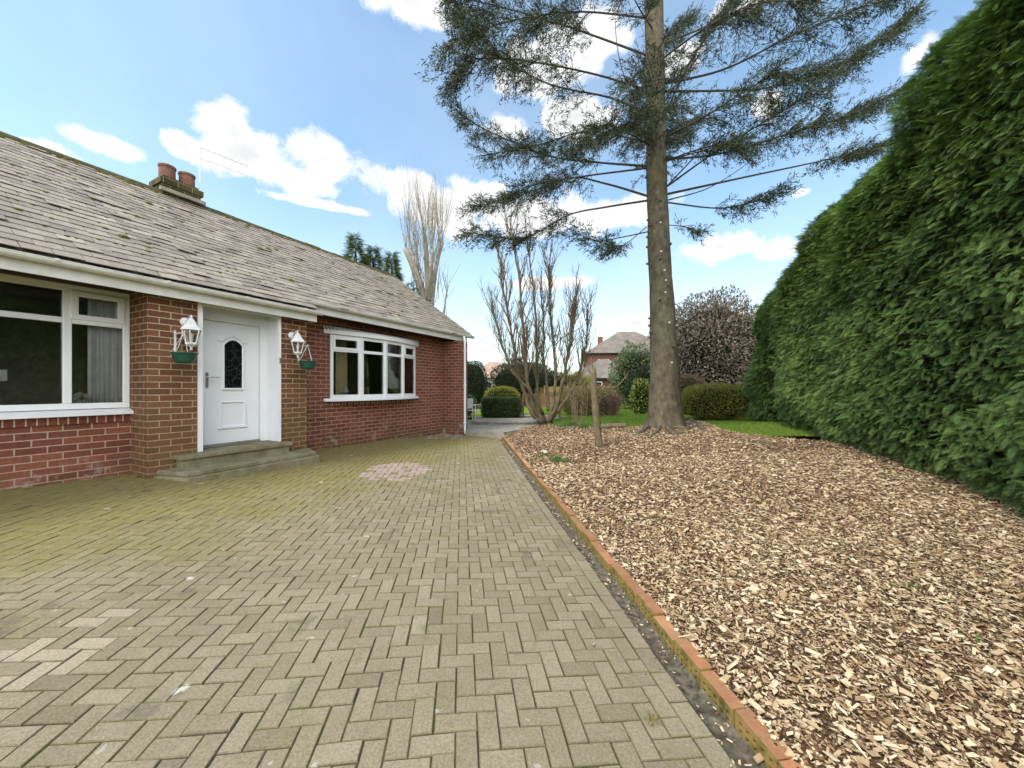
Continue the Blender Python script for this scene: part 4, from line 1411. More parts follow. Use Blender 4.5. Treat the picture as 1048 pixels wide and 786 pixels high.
# ------------------------------------------------------------------ the big cypress hedge
HG = empty('conifer_hedge', (5.9, 6.5, float(bed_z(5.9, 6.5))))
tag(HG, 'towering dark green conifer hedge along the right side of the bed', 'hedge')
HB = np.array((2.95, -1.0)); HD = unit(np.array((0.394, 1.0))); HN = np.array((-HD[1], HD[0]))
HLEN = 15.6
def hedge_surface(l, h, seed=2):
    """l metres along, h 0..1 up the face then over the top; gives position and outward normal"""
    l = np.asarray(l, float); h = np.asarray(h, float)
    H = 6.50 - 0.160 * l + 0.55 * (vnoise(np.c_[l, 0 * l, 0 * l], 0.9, 17) - 0.5) + 0.25 * (vnoise(np.c_[l, 0 * l, 0 * l], 3.1, 18) - 0.5) + 0.30 * np.sin(l * 1.3 + 0.5) * 0.5 + 0.12 * np.sin(l * 3.1)
    face = h <= 1
    hh = np.minimum(h, 1)
    z = H * np.sin(hh * np.pi / 2 * 0.93 + 0.0) / math.sin(np.pi / 2 * 0.93)
    zr = z / H
    inset = 0.15 * zr ** 2 + 0.62 * np.clip((zr - 0.80) / 0.20, 0, 1) ** 2 + 0.28 * np.exp(-z / 0.28)
    inset = inset + np.where(face, 0, (h - 1) * 2.2)
    end = np.clip((l - (HLEN - 1.3)) / 1.3, 0, 1)
    inset = inset + 1.3 * end ** 3.5
    p2 = HB + HD * l[:, None]
    gz = bed_z(p2[:, 0], p2[:, 1])
    q = np.c_[l * 1.0, np.zeros(len(l)), z]
    bulge = 0.55 * (fbm(q, 0.75, seed, 2) - 0.5) + 0.30 * (fbm(q * np.array((1, 1, 1.6)), 1.9, seed + 5, 2) - 0.5)
    # the two nearly separate trees at the far end
    bulge = bulge - 0.85 * np.exp(-((l - 12.7) / 0.38) ** 2)
    off = -inset + bulge + 0.12 * sstep(9.5, 13.5, l)
    p2 = p2 + HN * off[:, None]
    N = np.c_[np.repeat(HN[None], len(l), 0), np.clip((zr - 0.55) * 1.0, -0.1, 1.5)]
    N[:, :2] += HD * (end * 1.6)[:, None]
    N[~face] = np.array((0, 0, 1.0))
    return np.c_[p2, gz + z], unit(N)


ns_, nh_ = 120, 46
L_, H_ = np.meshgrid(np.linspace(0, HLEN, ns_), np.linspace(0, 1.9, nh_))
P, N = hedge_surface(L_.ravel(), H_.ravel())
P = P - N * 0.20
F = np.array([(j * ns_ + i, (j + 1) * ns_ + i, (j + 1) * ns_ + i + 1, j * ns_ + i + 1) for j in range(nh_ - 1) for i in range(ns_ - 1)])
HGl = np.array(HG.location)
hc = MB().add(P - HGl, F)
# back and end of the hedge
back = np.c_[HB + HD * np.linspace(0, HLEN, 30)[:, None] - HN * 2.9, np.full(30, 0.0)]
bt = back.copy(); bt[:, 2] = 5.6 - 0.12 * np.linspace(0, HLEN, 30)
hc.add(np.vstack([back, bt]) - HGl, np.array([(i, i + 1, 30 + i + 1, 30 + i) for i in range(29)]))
hc.build('dark_core', M['hedge_core'], HG, smooth=True)

# one flat feathery spray, built of tapering leaflets
def spray_template():
    Q = []
    for t in np.linspace(0.10, 0.93, 7):
        for sgn in (-1, 1):
            L = 0.46 * (1 - t) ** 0.7 + 0.09
            a = R(34)
            b = np.array((t, 0.0)); d = np.array((math.cos(a), sgn * math.sin(a))); nrm = np.array((-d[1], d[0]))
            wv = 0.017 + 0.006 * (1 - t)
            Q.append([b, b + d * L * .5 + nrm * wv, b + d * L, b + d * L * .5 - nrm * wv])
    Q.append([np.array((0, 0)), np.array((.5, .022)), np.array((1.12, 0)), np.array((.5, -.022))])
    Q = np.array(Q)
    return np.concatenate([Q, np.zeros((*Q.shape[:2], 1))], -1)


SPT = spray_template()


def sprays(m, C, D, N, size, tone, droop=0.35, light_tip=0.45):
    n = len(C)
    D = unit(D); Sd = unit(np.cross(D, N)); U = np.cross(Sd, D)
    T = np.repeat(SPT[None], n, 0)
    x, y = T[..., 0], T[..., 1]
    dr = droop if np.ndim(droop) else np.full(n, droop)
    z = -dr[:, None, None] * x ** 2 - 0.25 * np.abs(y)
    sz = np.asarray(size)[:, None, None]
    V = C[:, None, None, :] + (x * sz)[..., None] * D[:, None, None, :] + (y * sz * 0.85)[..., None] * Sd[:, None, None, :] + (z * sz)[..., None] * U[:, None, None, :]
    k = SPT.shape[0]
    F = np.arange(n * k * 4).reshape(-1, 4)
    tt = np.clip(np.asarray(tone)[:, None] + light_tip * (SPT[None, :, 0, 0] - 0.5) + 0.08 * rng.normal(size=(n, k)), 0, 1)
    m.add(V.reshape(-1, 3), F, tt.ravel())


hs = MB()
n = 112000
l = rng.uniform(0, 1, n)
l = HLEN * (0.06 + 0.94 * l ** 0.95)
h = rng.beta(1.0, 1.0, n) * 1.25
h = np.where(h > 1, 1 + (h - 1) * 3.2, h)
P, N = hedge_surface(l, h)
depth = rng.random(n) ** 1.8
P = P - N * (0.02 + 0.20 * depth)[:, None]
D = unit(N * rng.uniform(0.4, 1.0, n)[:, None] + np.c_[HD[0] * np.ones(n), HD[1] * np.ones(n), np.zeros(n)] * rng.normal(-0.45, 0.5, n)[:, None] + np.c_[np.zeros((n, 2)), rng.normal(-0.10, 0.33, n)])
NU = unit(np.c_[rng.normal(0, 0.45, (n, 2)), np.ones(n)] + N * 0.5)
size = rng.uniform(0.085, 0.20, n) * np.where(l < 7, 0.85, 1.05)
layer = fbm(P * np.array((0.8, 0.8, 2.6)), 1.4, 21, 3)
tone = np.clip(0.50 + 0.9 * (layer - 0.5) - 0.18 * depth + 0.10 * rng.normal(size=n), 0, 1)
sprays(hs, P - HGl, D, NU, size, tone, droop=rng.uniform(0.1, 0.5, n))
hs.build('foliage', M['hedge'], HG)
tk = MB()
for q in np.arange(0.8, HLEN - 0.5, 1.15):
    b = HB + HD * q - HN * 1.1
    z = float(bed_z(b[0], b[1]))
    tk.tube(np.array([(b[0], b[1], z - 0.1), (b[0] + .05, b[1], z + 2), (b[0], b[1] + .05, z + 4.2)]) - HGl, [0.12, 0.09, 0.03], 8)
tk.build('trunk', M['branch'], HG)

# ------------------------------------------------------------------ the big fir
TB = at(681, 437)
TD = TB[1]
tree = empty('conifer_tree', tuple(TB))
tag(tree, 'tall sparse conifer with a bare straight trunk rising from the wood chips', 'tree')
def ts(x, y, dd=0.0): return pt(x, y, TD + dd) - TB
spine_px = [(681, 438, 19.6), (681, 425, 16.6), (680.5, 400, 14.8), (679, 350, 13), (677, 300, 11.6), (674.5, 262, 10.8), (672.5, 195, 9.8), (671, 130, 9.5), (670, 60, 9.2), (669, 0, 8.8), (664, -130, 7.2), (658, -260, 4.3), (654, -360, 1)]
SPN = bez([ts(x, y) for x, y, r in spine_px], 80)
SPR = np.interp(np.linspace(0, 12, 80), range(13), [r * TD / FPX for x, y, r in spine_px])
seg = 24
tr = MB()
ang = np.linspace(0, 2 * np.pi, seg, endpoint=False)
V = []
for k in range(80):
    hgt = SPN[k, 2]
    flare = 1 + 0.11 * np.maximum(0, np.sin(ang * 5 + 0.7)) * math.exp(-max(hgt, 0) / 0.28)
    nz = 1 + 0.07 * (vnoise(np.c_[np.cos(ang) * 2, np.sin(ang) * 2, np.full(seg, hgt * 1.5)], 1.5, 8) - 0.5) * 2
    rr = SPR[k] * flare * nz
    V.append(np.c_[SPN[k, 0] + rr * np.cos(ang), SPN[k, 1] + rr * np.sin(ang), np.full(seg, hgt)])
V = np.vstack(V); V[:seg, 2] -= 0.25
F = np.array([(j * seg + i, j * seg + (i + 1) % seg, (j + 1) * seg + (i + 1) % seg, (j + 1) * seg + i) for j in range(79) for i in range(seg)])
tr.add(V, F)
# branch collars
for k in range(46):
    i = random.randint(14, 52); a = random.uniform(0, 6.28)
    p = SPN[i] + np.array((math.cos(a), math.sin(a), 0)) * SPR[i] * 0.95
    d = np.array((math.cos(a), math.sin(a), 0.15))
    tr.tube([p - d * 0.05, p + d * 0.03, p + d * 0.07], [0.05, 0.035, 0.022], 7)
tr.build('trunk', M['fir_bark'], tree, smooth=True)
for (x, y) in ((676.5, 290), (674, 305), (676, 278), (679, 335), (671, 258), (680, 374), (672, 232)):
    i = int(np.argmin(np.abs(SPN[:, 2] - ts(x, y)[2])))
    a = -1.57 + (x - 676) * 0.04
    p = SPN[i] + np.array((math.cos(a), math.sin(a), 0)) * SPR[i] * 1.0
    kn = MB()
    kn.lathe([(0.0, -0.03), (0.026, -0.022), (0.034, 0.0)], p, 8, 'y')
    kn.build('knot', M['knot'], tree)
rt = MB()
for pts, r0 in (([(670, 434), (660, 440), (650, 446)], 0.10), ([(676, 438), (672, 443), (664, 448)], 0.07), ([(690, 438), (700, 440), (712, 437)], 0.10), ([(684, 440), (690, 445), (704, 443)], 0.08), ([(697, 432), (706, 431), (716, 437), (724, 442)], 0.11), ([(668, 436), (662, 437), (655, 440)], 0.07)):
    Pp = [at(x, y) - TB for x, y in pts]
    Pp = [p + np.array((0, 0, 0.05 * (1 - 1.6 * k / len(Pp)))) for k, p in enumerate(Pp)]
    C = bez(Pp, 10)
    rt.tube(C, np.linspace(r0, r0 * 0.45, 10) * (1 + 0.2 * np.sin(np.arange(10) * 2.1)), 9)
rt.build('root', M['fir_bark'], tree, smooth=True)

fir_b, fir_t, fir_f = MB(), MB(), MB()
needles_C, needles_D, needles_t = [], [], []


def tuft(p, d, L, dens, tone):
    """needle tufts along one shoot"""
    n = max(3, int(L * dens))
    t = rng.random(n)[:, None]
    needles_C.append(p + d * L * t + rng.normal(0, 0.012, (n, 3)))
    nd = unit(d * rng.uniform(0.4, 1.0, (n, 1)) + rng.normal(0, 0.38, (n, 3)))
    needles_D.append(nd)
    needles_t.append(np.clip(tone + 0.15 * rng.normal(size=n), 0, 1))


def limb(pts, r0, leafy=0.35, twig=0.7, dens=1.0, droop=0.25, end=1.0, bare=False):
    C = bez(pts, 26)
    fir_b.tube(C, np.linspace(r0, 0.008, 26), 7)
    seglen = np.linalg.norm(np.diff(C, axis=0), axis=1)
    total = seglen.sum()
    T = unit(np.gradient(C, axis=0))
    nt = int(total * 17 * dens)
    for k in range(nt):
        u = leafy + (end - leafy) * random.random() ** 0.85
        i = min(int(u * 25), 24); f = u * 25 - i
        p = C[i] * (1 - f) + C[i + 1] * f
        d = T[i]
        sd = unit(np.cross(d, np.array((0, 0, 1.0))))
        sg = random.choice((-1, 1))
        L = 1.8 * twig * random.uniform(0.35, 1.0) * (1.05 - 0.5 * u)
        dd = unit(d * random.uniform(0.5, 1.0) + sd * sg * random.uniform(0.25, 1.0) + np.array((0, 0, random.gauss(-droop * 0.3, 0.36))))
        e = p + dd * L + np.array((0, 0, -droop * L * L * 0.6))
        m = (p + e) / 2 + np.array((0, 0, 0.03))
        fir_t.tube([p, m, e], [0.009, 0.006, 0.003], 4, caps=False)
        tone = min(1, max(0, 0.45 + 0.25 * (random.random() - 0.5) + 0.05 * sg))
        # side shoots
        for q in range(int(5 + 6 * L)):
            v = random.uniform(0.15, 1.0)
            b = p + (e - p) * v
            s2 = unit(np.cross(dd, np.array((0, 0, 1.0)))) * random.choice((-1, 1))
            d2 = unit(dd * 0.9 + s2 * random.uniform(0.3, 0.9) + np.array((0, 0, random.gauss(-0.12, 0.22))))
            tuft(b, d2, random.uniform(0.12, 0.32), 36, tone)


W_ = [  # sighted branches: list of (x, y, metres nearer or farther), radius, leafy from, twig length, density
    ([(664, 205, 0), (620, 212, -.2), (582, 220, -.5), (536, 243, -.8), (478, 238, -1.0)], .045, .55, .55, .9),
    ([(664, 201, 0), (620, 188, .3), (582, 182, .5), (533, 200, .8), (484, 212, 1.0)], .05, .50, .6, 1.0),
    ([(664, 237, 0), (635, 243, -.3), (609, 246, -.5), (575, 230, -.8)], .028, .40, .4, .8),
    ([(663, 170, 0), (610, 166, .3), (559, 159, .6), (500, 134, .9), (472, 118, 1.1)], .05, .30, .75, 1.1),
    ([(663, 172, 0), (600, 180, -.6), (550, 188, -1.0), (522, 200, -1.2)], .04, .3, .6, .8),
    ([(663, 117, 0), (625, 100, .2), (562, 86, .5), (516, 60, .8), (478, 22, 1.0), (455, -15, 1.1)], .05, .30, .8, 1.2),
    ([(662, 92, 0), (609, 76, -.5), (543, 63, -1.2), (490, 60, -1.8), (470, 75, -2)], .045, .35, .75, 1.1),
    ([(661, 56, 0), (589, 30, .4), (516, 8, .8), (455, -5, 1.1)], .05, .3, .8, 1.2),
    ([(660, 18, 0), (590, 12, -.8), (520, 22, -1.5), (462, 42, -2.2)], .04, .3, .75, 1.1),
    ([(660, -20, 0), (580, -40, .4), (500, -50, .8), (440, -55, 1.2)], .045, .3, .8, 1.0),
    ([(662, 145, 0), (600, 135, .9), (545, 150, 1.6), (490, 160, 2.2)], .04, .4, .7, 0.9),
    ([(663, 130, 0), (630, 135, -1.2), (590, 150, -2.2)], .035, .3, .6, 1.1),
    ([(681, 199, 0), (759, 182, .3), (830, 167, .6), (872, 157, .8), (905, 148, .9)], .05, .62, .5, .8),
    ([(681, 207, 0), (734, 213, -.4), (770, 207, -.6), (800, 196, -.8)], .035, .35, .45, 1.0),
    ([(680, 163, 0), (738, 157, .3), (823, 132, .7), (870, 118, 1.0), (922, 93, 1.2)], .05, .3, .7, 1.2),
    ([(680, 118, 0), (706, 64, .3), (741, 7, .6), (765, -40, .8)], .04, .2, .8, .9),
    ([(678, 86, 0), (741, 71, -.5), (812, 36, -1.0), (880, 8, -1.4), (915, -15, -1.6)], .05, .3, .85, 1.1),
    ([(681, 192, 0), (730, 157, -.7), (788, 121, -1.5), (830, 95, -2)], .04, .3, .75, 1.0),
    ([(679, 94, 0), (791, 89, .8), (870, 60, 1.2), (930, 18, 1.6)], .05, .25, .85, 1.3),
    ([(678, 45, 0), (740, 20, .3), (800, -10, .5), (860, -50, .7)], .045, .25, .8, 1.0),
    ([(681, 140, 0), (720, 120, -1.0), (760, 95, -1.8), (800, 70, -2.4)], .04, .25, .75, 1.1),
    ([(678, 60, 0), (720, 30, -1.0), (770, 5, -1.8), (830, 0, -2.5)], .04, .25, .8, 1.0),
    ([(680, 165, 0), (725, 150, -1.0), (760, 150, -1.7)], .03, .25, .6, 1.2),
    ([(681, 230, 0), (700, 232, -.6), (718, 238, -.9)], .02, .45, .3, .7),
    ([(662, 232, 0), (640, 250, -.6), (622, 258, -.9)], .02, .5, .3, .8),
    ([(660, -80, 0), (580, -110, 0), (510, -120, 0)], .04, .3, .8, .8),
    ([(672, -60, 0), (760, -90, 0), (840, -130, 0)], .04, .3, .8, .8),
    ([(656, -180, 0), (600, -210, 0), (545, -230, 0)], .035, .3, .8, .8),
    ([(660, -160, 0), (720, -200, 0), (790, -240, 0)], .035, .3, .8, .8),
    # towards and away from the camera
    ([(672, 130, -.1), (676, 118, -1.2), (690, 110, -2.4)], .035, .2, .6, 1.0),
    ([(670, 100, -.1), (655, 92, -1.0), (648, 80, -2.2)], .035, .2, .6, 1.0),
    ([(670, 150, .1), (664, 140, 1.6), (655, 120, 3.0)], .035, .2, .7, 1.0),
    ([(672, 160, .1), (690, 140, 1.8), (710, 120, 3.2)], .035, .2, .7, 1.0),
    ([(668, 60, .1), (680, 40, 1.8), (700, 20, 3.2)], .035, .2, .7, .9),
    ([(668, 30, -.1), (655, 10, -1.2), (640, -20, -2.4)], .035, .3, .6, .8),
    ([(667, -40, -.1), (690, -60, -1.2), (700, -90, -2.4)], .035, .2, .6, .8),
    ([(664, 148, -.1), (650, 140, -.7), (625, 128, -1.3), (600, 132, -1.7)], .03, .3, .6, 1.2),
]
for pts, r0, leafy, tw, dn in W_:
    limb([ts(*p) for p in pts], r0 * 0.66, leafy * 0.8, tw, dn)
# bare dead whips
for pts in ([(672, 150, -.4), (645, 95, -.6), (632, 50, -.6), (628, -10, -.5)], [(683, 190, -.3), (740, 130, -.5), (790, 80, -.4), (806, 60, -.4)], [(681, 165, .3), (760, 140, .4), (820, 100, .5)], [(683, 100, -.3), (700, 50, -.5), (720, 0, -.6)], [(672, 90, -.35), (662, 50, -.5), (660, -20, -.5)], [(683, 205, 0), (730, 190, .2), (790, 150, .4)]):
    fir_b.tube(bez([ts(*p) for p in pts], 14), np.linspace(0.020, 0.006, 14), 6)
for q in range(150):
    yy = 50 + 120 * random.random() ** 0.9
    i = int(np.argmin(np.abs(SPN[:, 2] - ts(668, yy)[2])))
    a = random.uniform(0, 6.28); dd = unit(np.array((math.cos(a), math.sin(a), random.uniform(-0.2, 0.8))))
    b = SPN[i] + dd * np.array((1, 1, 0)) * SPR[i]
    e = b + dd * random.uniform(0.25, 0.8)
    fir_t.tube([b, e], [0.008, 0.003], 4, caps=False)
    for w_ in range(7):
        tuft(b + (e - b) * random.random(), unit(dd + rng.normal(0, 0.5, 3)), random.uniform(0.1, 0.25), 60, 0.4 + 0.25 * random.random())
fir_b.build('branch', M['branch'], tree)
fir_t.build('twig', M['branch'], tree)
C = np.vstack(needles_C); D = np.vstack(needles_D); t_ = np.concatenate(needles_t)
print('needle tufts', len(C))
fir_f.leaves(C, D, rng.normal(size=C.shape), rng.uniform(0.06, 0.14, len(C)), rng.uniform(0.012, 0.021, len(C)), t_)
fir_f.build('foliage', M['fir'], tree)


# ------------------------------------------------------------------ bare trees
def grow(m, tw, p, d, L, r, depth, upw=0.25, spread=0.5, nsub=3, wob=0.12, minr=0.006):
    k = 6
    P = [np.array(p, float)]
    d = np.array(d, float)
    for i in range(k):
        d = unit(d + rng.normal(0, wob, 3) + np.array((0, 0, upw * 0.12)))
        P.append(P[-1] + d * L / k)
    P = np.array(P)
    (m if r > 0.02 else tw).tube(P, np.linspace(r, max(r * 0.55, minr * 0.6), k + 1), 8 if r > 0.03 else (5 if r > 0.012 else 3), caps=False)
    if depth == 0: return
    for q in range(nsub):
        t = random.uniform(0.35, 1.0) if q else 1.0
        i = min(k - 1, int(t * k))
        b = P[i] + (P[i + 1] - P[i]) * (t * k - i if t < 1 else 1.0)
        dd = unit(unit(P[-1] - P[0]) + rng.normal(0, spread, 3) + np.array((0, 0, upw)))
        grow(m, tw, b, dd, L * random.uniform(0.5, 0.8), max(minr, r * random.uniform(0.42, 0.62)), depth - 1, upw, spread, nsub, wob, minr)


mp = at(556, 432.5)
ms = empty('multistem_tree', tuple(mp)); tag(ms, 'bare leafless tree with several leaning stems at the bed corner', 'tree')
mS, mT = MB(), MB()
msd = mp[1]
def mo_(x, y, dd=0): return pt(x, y, msd + dd) - mp
stems_ = [([(556, 432, 0), (545, 423, 0), (538, 405, .1), (530, 380, .2), (524, 345, .3), (517, 305, .4), (510, 265, .5)], .13),
          ([(557, 432, 0), (548, 420, -.1), (541, 395, -.2), (537, 360, -.3), (534, 320, -.3), (530, 275, -.3), (524, 245, -.3)], .12),
          ([(558, 432, .1), (552, 415, .3), (549, 390, .5), (548, 350, .6), (546, 300, .6), (540, 255, .7)], .10),
          ([(561, 432, 0), (566, 410, .1), (569, 385, .2), (566, 350, .3), (563, 315, .4), (562, 280, .4)], .10),
          ([(562, 432, 0), (570, 415, -.2), (576, 390, -.4), (582, 362, -.5), (586, 330, -.5), (590, 300, -.5)], .11),
          ([(563, 432, 0), (573, 418, .2), (585, 400, .4), (594, 380, .5), (600, 350, .6), (601, 320, .7)], .09),
          ([(556, 424, 0), (543, 400, -.4), (528, 385, -.6), (518, 365, -.7), (510, 340, -.7), (504, 315, -.7)], .07),
          ([(561, 420, .2), (560, 395, .6), (557, 370, .8), (556, 330, .9), (553, 295, 1.0)], .07)]
for pts, r0 in stems_:
    C = bez([mo_(*p) for p in pts], 24)
    r0 *= 0.76
    C[1:-1] += rng.normal(0, 0.018, (22, 3))
    mS.tube(C, np.linspace(r0, 0.022, 24) * (1 + 0.08 * rng.normal(size=24)), 9)
    T = unit(np.gradient(C, axis=0))
    for q in range(36):
        i = random.randint(8, 23)
        dd = unit(T[i] + rng.normal(0, 0.26, 3) + np.array((0, 0, 0.55)))
        grow(mS, mT, C[i], dd, random.uniform(0.38, 0.95) * (1.25 - 0.4 * i / 24), r0 * 0.26, 2, 0.4, 0.30, 3, 0.11, 0.0045)
mS.build('stem', M['stem'], ms, smooth=True); mT.build('twig', M['stem'], ms)

# tall upright bare tree beyond the roof
pb = pt(438, 405, 27.0); pb[2] = 0.0
bt = empty('bare_tree', tuple(pb)); tag(bt, 'tall pale leafless tree with upright whips behind the slate roof', 'tree')
bS, bT = MB(), MB()
def bo(x, y, dd=0): return pt(x, y, 27.0 + dd) - pb
for pts, r0 in (([(438, 405, 0), (437, 350, 0), (434, 310, 0), (424, 275, .3), (415, 255, .5)], .42), ([(438, 340, 0), (438, 300, 0), (436, 262, 0), (434, 235, 0)], .26), ([(440, 340, 0), (443, 295, .2), (448, 265, .5), (453, 248, .6)], .22), ([(436, 320, 0), (430, 290, -.8), (422, 262, -1.2)], .18), ([(438, 310, 0), (441, 280, -1), (443, 255, -1.5)], .18)):
    C = bez([bo(*p) for p in pts], 12)
    bS.tube(C, np.linspace(r0, r0 * 0.5, 12), 9)
    for q in range(20):
        i = random.randint(5, 11)
        d = unit(np.array((rng.normal(0, 0.15), rng.normal(0, 0.15), 1.0)))
        grow(bS, bT, C[i], d, random.uniform(2.0, 3.6), 0.021, 1, 0.25, 0.17, 4, 0.03, 0.008)
for q in range(16):
    p = bo(random.uniform(420, 458), random.uniform(300, 330))
    grow(bS, bT, p, unit(np.array((rng.normal(0, 0.2), 0.1, 1))), random.uniform(1.5, 3.5), 0.03, 1, 0.25, 0.2, 3, 0.05, 0.016)
bS.build('stem', M['pale_bark'], bt, smooth=True); bT.build('twig', M['pale_bark'], bt)


# conifers behind the roof
def conifer_bg(name, label, x, ytop, d, wpx, mat, n=5200, ybase=405, group=None, slim=1.0):
    b = pt(x, ybase, d); b[2] = 0.0
    Ht = CAM_Z + (CY - ytop) / FPX * d
    Rb = wpx / 2 * d / FPX
    o = empty(name, tuple(b)); tag(o, label, 'tree', group)
    t = rng.random(n) ** 0.75
    z = Ht * (1 - t) * 0.98 + 0.02 * Ht
    rr = Rb * (t ** 0.8) * (0.72 + 0.5 * rng.random(n)) * (1 + 0.25 * np.sin(z * 5.0 / slim))
    a = rng.uniform(0, 2 * np.pi, n)
    P = np.c_[rr * np.cos(a), rr * np.sin(a), z]
    D = unit(np.c_[np.cos(a), np.sin(a), rng.normal(0.35, 0.35, n)])
    m = MB()
    sprays(m, P, D, unit(np.c_[rng.normal(0, .5, (n, 2)), np.ones(n)]), np.full(n, 0.036 * Ht + 0.18) * rng.uniform(0.5, 1.1, n), np.clip(0.45 + 0.2 * rng.normal(size=n) + 0.5 * (fbm(P, 0.7, 3) - 0.5), 0, 1))
    m.build('foliage', mat, o)
    MB().lathe([(Rb * 0.55, 0.3), (Rb * 0.62, Ht * 0.2), (Rb * 0.3, Ht * 0.6), (0.02, Ht * 0.93)], (0, 0, 0), 10).build('dark_core', M['hedge_core'], o)
    MB().tube([(0, 0, -0.2), (0, 0, Ht * 0.9)], [0.2, 0.04], 8).build('trunk', M['branch'], o)
    return o


conifer_bg('conifer', 'tallest green conifer peeping over the slate roof', 364, 242, 26, 44, M['cypress'], group='conifers behind the bungalow')
conifer_bg('conifer', 'middle green conifer just right of the tallest behind the roof', 382, 252, 27, 40, M['cypress'], group='conifers behind the bungalow')
conifer_bg('conifer', 'shorter green conifer nearest the bare tree behind the roof', 401, 259, 26, 36, M['cypress'], group='conifers behind the bungalow')
conifer_bg('conifer', 'low green conifer at the foot of the tall bare tree', 420, 288, 26, 30, M['cypress'], 1500, group='conifers behind the bungalow')

# ------------------------------------------------------------------ shrubs and garden things
def gb_(x, y):
    p = at(x, y); return p


HC = M['hedge_core']
b = at(744, 431); k = b[1] / FPX
shrub('mound_shrub', 'low rounded olive green clipped shrub right of the big trunk', b + np.array((0, 0.7, 0)), (41 * k, 1.0, 38 * k), M['mound'], 16000, 0.075, 0.03, 'shrub', 2.3, 0.25, 0.16, 4, HC, 0.5, 0.86)
b = pt(702, 425, 17.0); b[2] = 0.03
shrub('russet_shrub', 'dull russet shrub between the big trunk and the olive mound', b, (1.05, 0.9, 1.78), M['brownleaf'], 6000, 0.09, 0.03, 'shrub', 2.2, 0.3, 0.2, 5, HC, 0.4, 0.84)
b = pt(728, 420, 20.0); b[2] = 0.03
shrub('rhododendron_tree', 'big pinkish brown broadleaf shrub behind the trunk and hedge end', b, (2.95, 2.6, 6.0), M['rhodo'], 26000, 0.18, 0.075, 'tree', 2.2, 0.4, 0.30, 6, HC, 0.1, 0.72, 1.6)
b = pt(650, 418, 21.0); b[2] = 0.03
shrub('evergreen_shrub', 'grey green tall shrub in front of the neighbouring brick house', b, (1.3, 1.2, 3.6), M['laurel'], 9000, 0.14, 0.06, 'shrub', 2.1, 0.4, 0.35, 7, HC, 0.3, 0.70, 1.6)
b = pt(661, 422, 18.5); b[2] = 0.03
shrub('holly_shrub', 'dark leafy bush directly behind the big trunk', b, (1.0, 0.9, 2.2), M['darkleaf'], 4500, 0.11, 0.05, 'shrub', 2.1, 0.4, 0.3, 8, HC, 0.3, 0.72)
b = pt(656, 421.5, 17.2); b[2] = 0.03
shrub('variegated_shrub', 'yellow edged evergreen bush beside the left of the big trunk', b, (0.46, 0.45, 1.62), M['varieg'], 2600, 0.09, 0.045, 'shrub', 2.2, 0.4, 0.3, 9, HC, 0.3, 0.72)
b = pt(513, 424, 14.9); b[2] = 0.05
shrub('box_hedge', 'clipped square dark green box hedge on the patio edge', b, (0.80, 0.50, 0.80), M['box'], 9000, 0.035, 0.02, 'hedge', 9.0, 0.06, 0.04, 10, HC, 0.4, 0.94, stems=0)
b = pt(514, 420, 16.6); b[2] = 0.02
shrub('golden_shrub', 'golden yellow dome shrub behind the clipped box hedge', b, (0.84, 0.7, 1.28), M['gold'], 6000, 0.05, 0.03, 'shrub', 2.4, 0.2, 0.12, 11, HC, 0.3, 0.88)
b = pt(482, 415, 22.0); b[2] = 0.02
shrub('dark_shrub', 'tall rounded dark evergreen bush by the house corner', b, (0.95, 0.9, 2.8), M['darkleaf'], 7000, 0.09, 0.045, 'shrub', 2.6, 0.25, 0.15, 12, HC, 0.3, 0.86)
b = pt(529, 415, 24.0); b[2] = 0.02
shrub('yew_bush', 'broad dark evergreen behind the bare leaning stems', b, (1.9, 1.2, 3.1), M['darkleaf'], 9000, 0.12, 0.05, 'shrub', 2.1, 0.35, 0.35, 13, HC, 0.3, 0.74)
b = pt(558, 413, 26.0); b[2] = 0.02
shrub('yew_bush', 'second dark evergreen further back right of the bare stems', b, (1.5, 1.2, 2.4), M['darkleaf'], 6000, 0.12, 0.05, 'shrub', 2.1, 0.35, 0.35, 14, HC, 0.3, 0.74)
b = pt(585, 412, 29.0); b[2] = 0.02
shrub('pale_shrub', 'bright yellowish green bush below the neighbouring house eaves', b, (1.8, 1.2, 2.35), M['mound'], 5000, 0.14, 0.06, 'shrub', 2.1, 0.35, 0.3, 15, HC, 0.3, 0.78)


def twig_bush(name, label, b, rad, mat, nst, nl, ln=0.05):
    o = empty(name, tuple(b)); tag(o, label, 'shrub')
    m, tw = MB(), MB()
    L = []
    for q in range(nst):
        a = random.uniform(0, 6.28); r = math.sqrt(random.random())
        e = np.array((math.cos(a) * rad[0] * r, math.sin(a) * rad[1] * r, rad[2] * random.uniform(0.75, 1.03) * math.sqrt(max(0.05, 1 - 0.55 * r * r))))
        C = bez([(e[0] * .55, e[1] * .55, -0.03), (e[0] * .85, e[1] * .85, e[2] * .5), e], 9)
        tw.tube(C, np.linspace(0.008, 0.003, 9), 4, caps=False)
        L.append(C)
    C = np.vstack(L)
    P = C[rng.integers(0, len(C), nl)] + rng.normal(0, 0.06, (nl, 3))
    P = P[P[:, 2] > 0.05]
    tw.build('stem', M['twig'], o)
    MB().leaves(P, unit(rng.normal(0, 0.6, P.shape) + np.array((0, 0, 0.7))), rng.normal(size=P.shape), ln, ln * 0.3).build('foliage', mat, o)
    return o


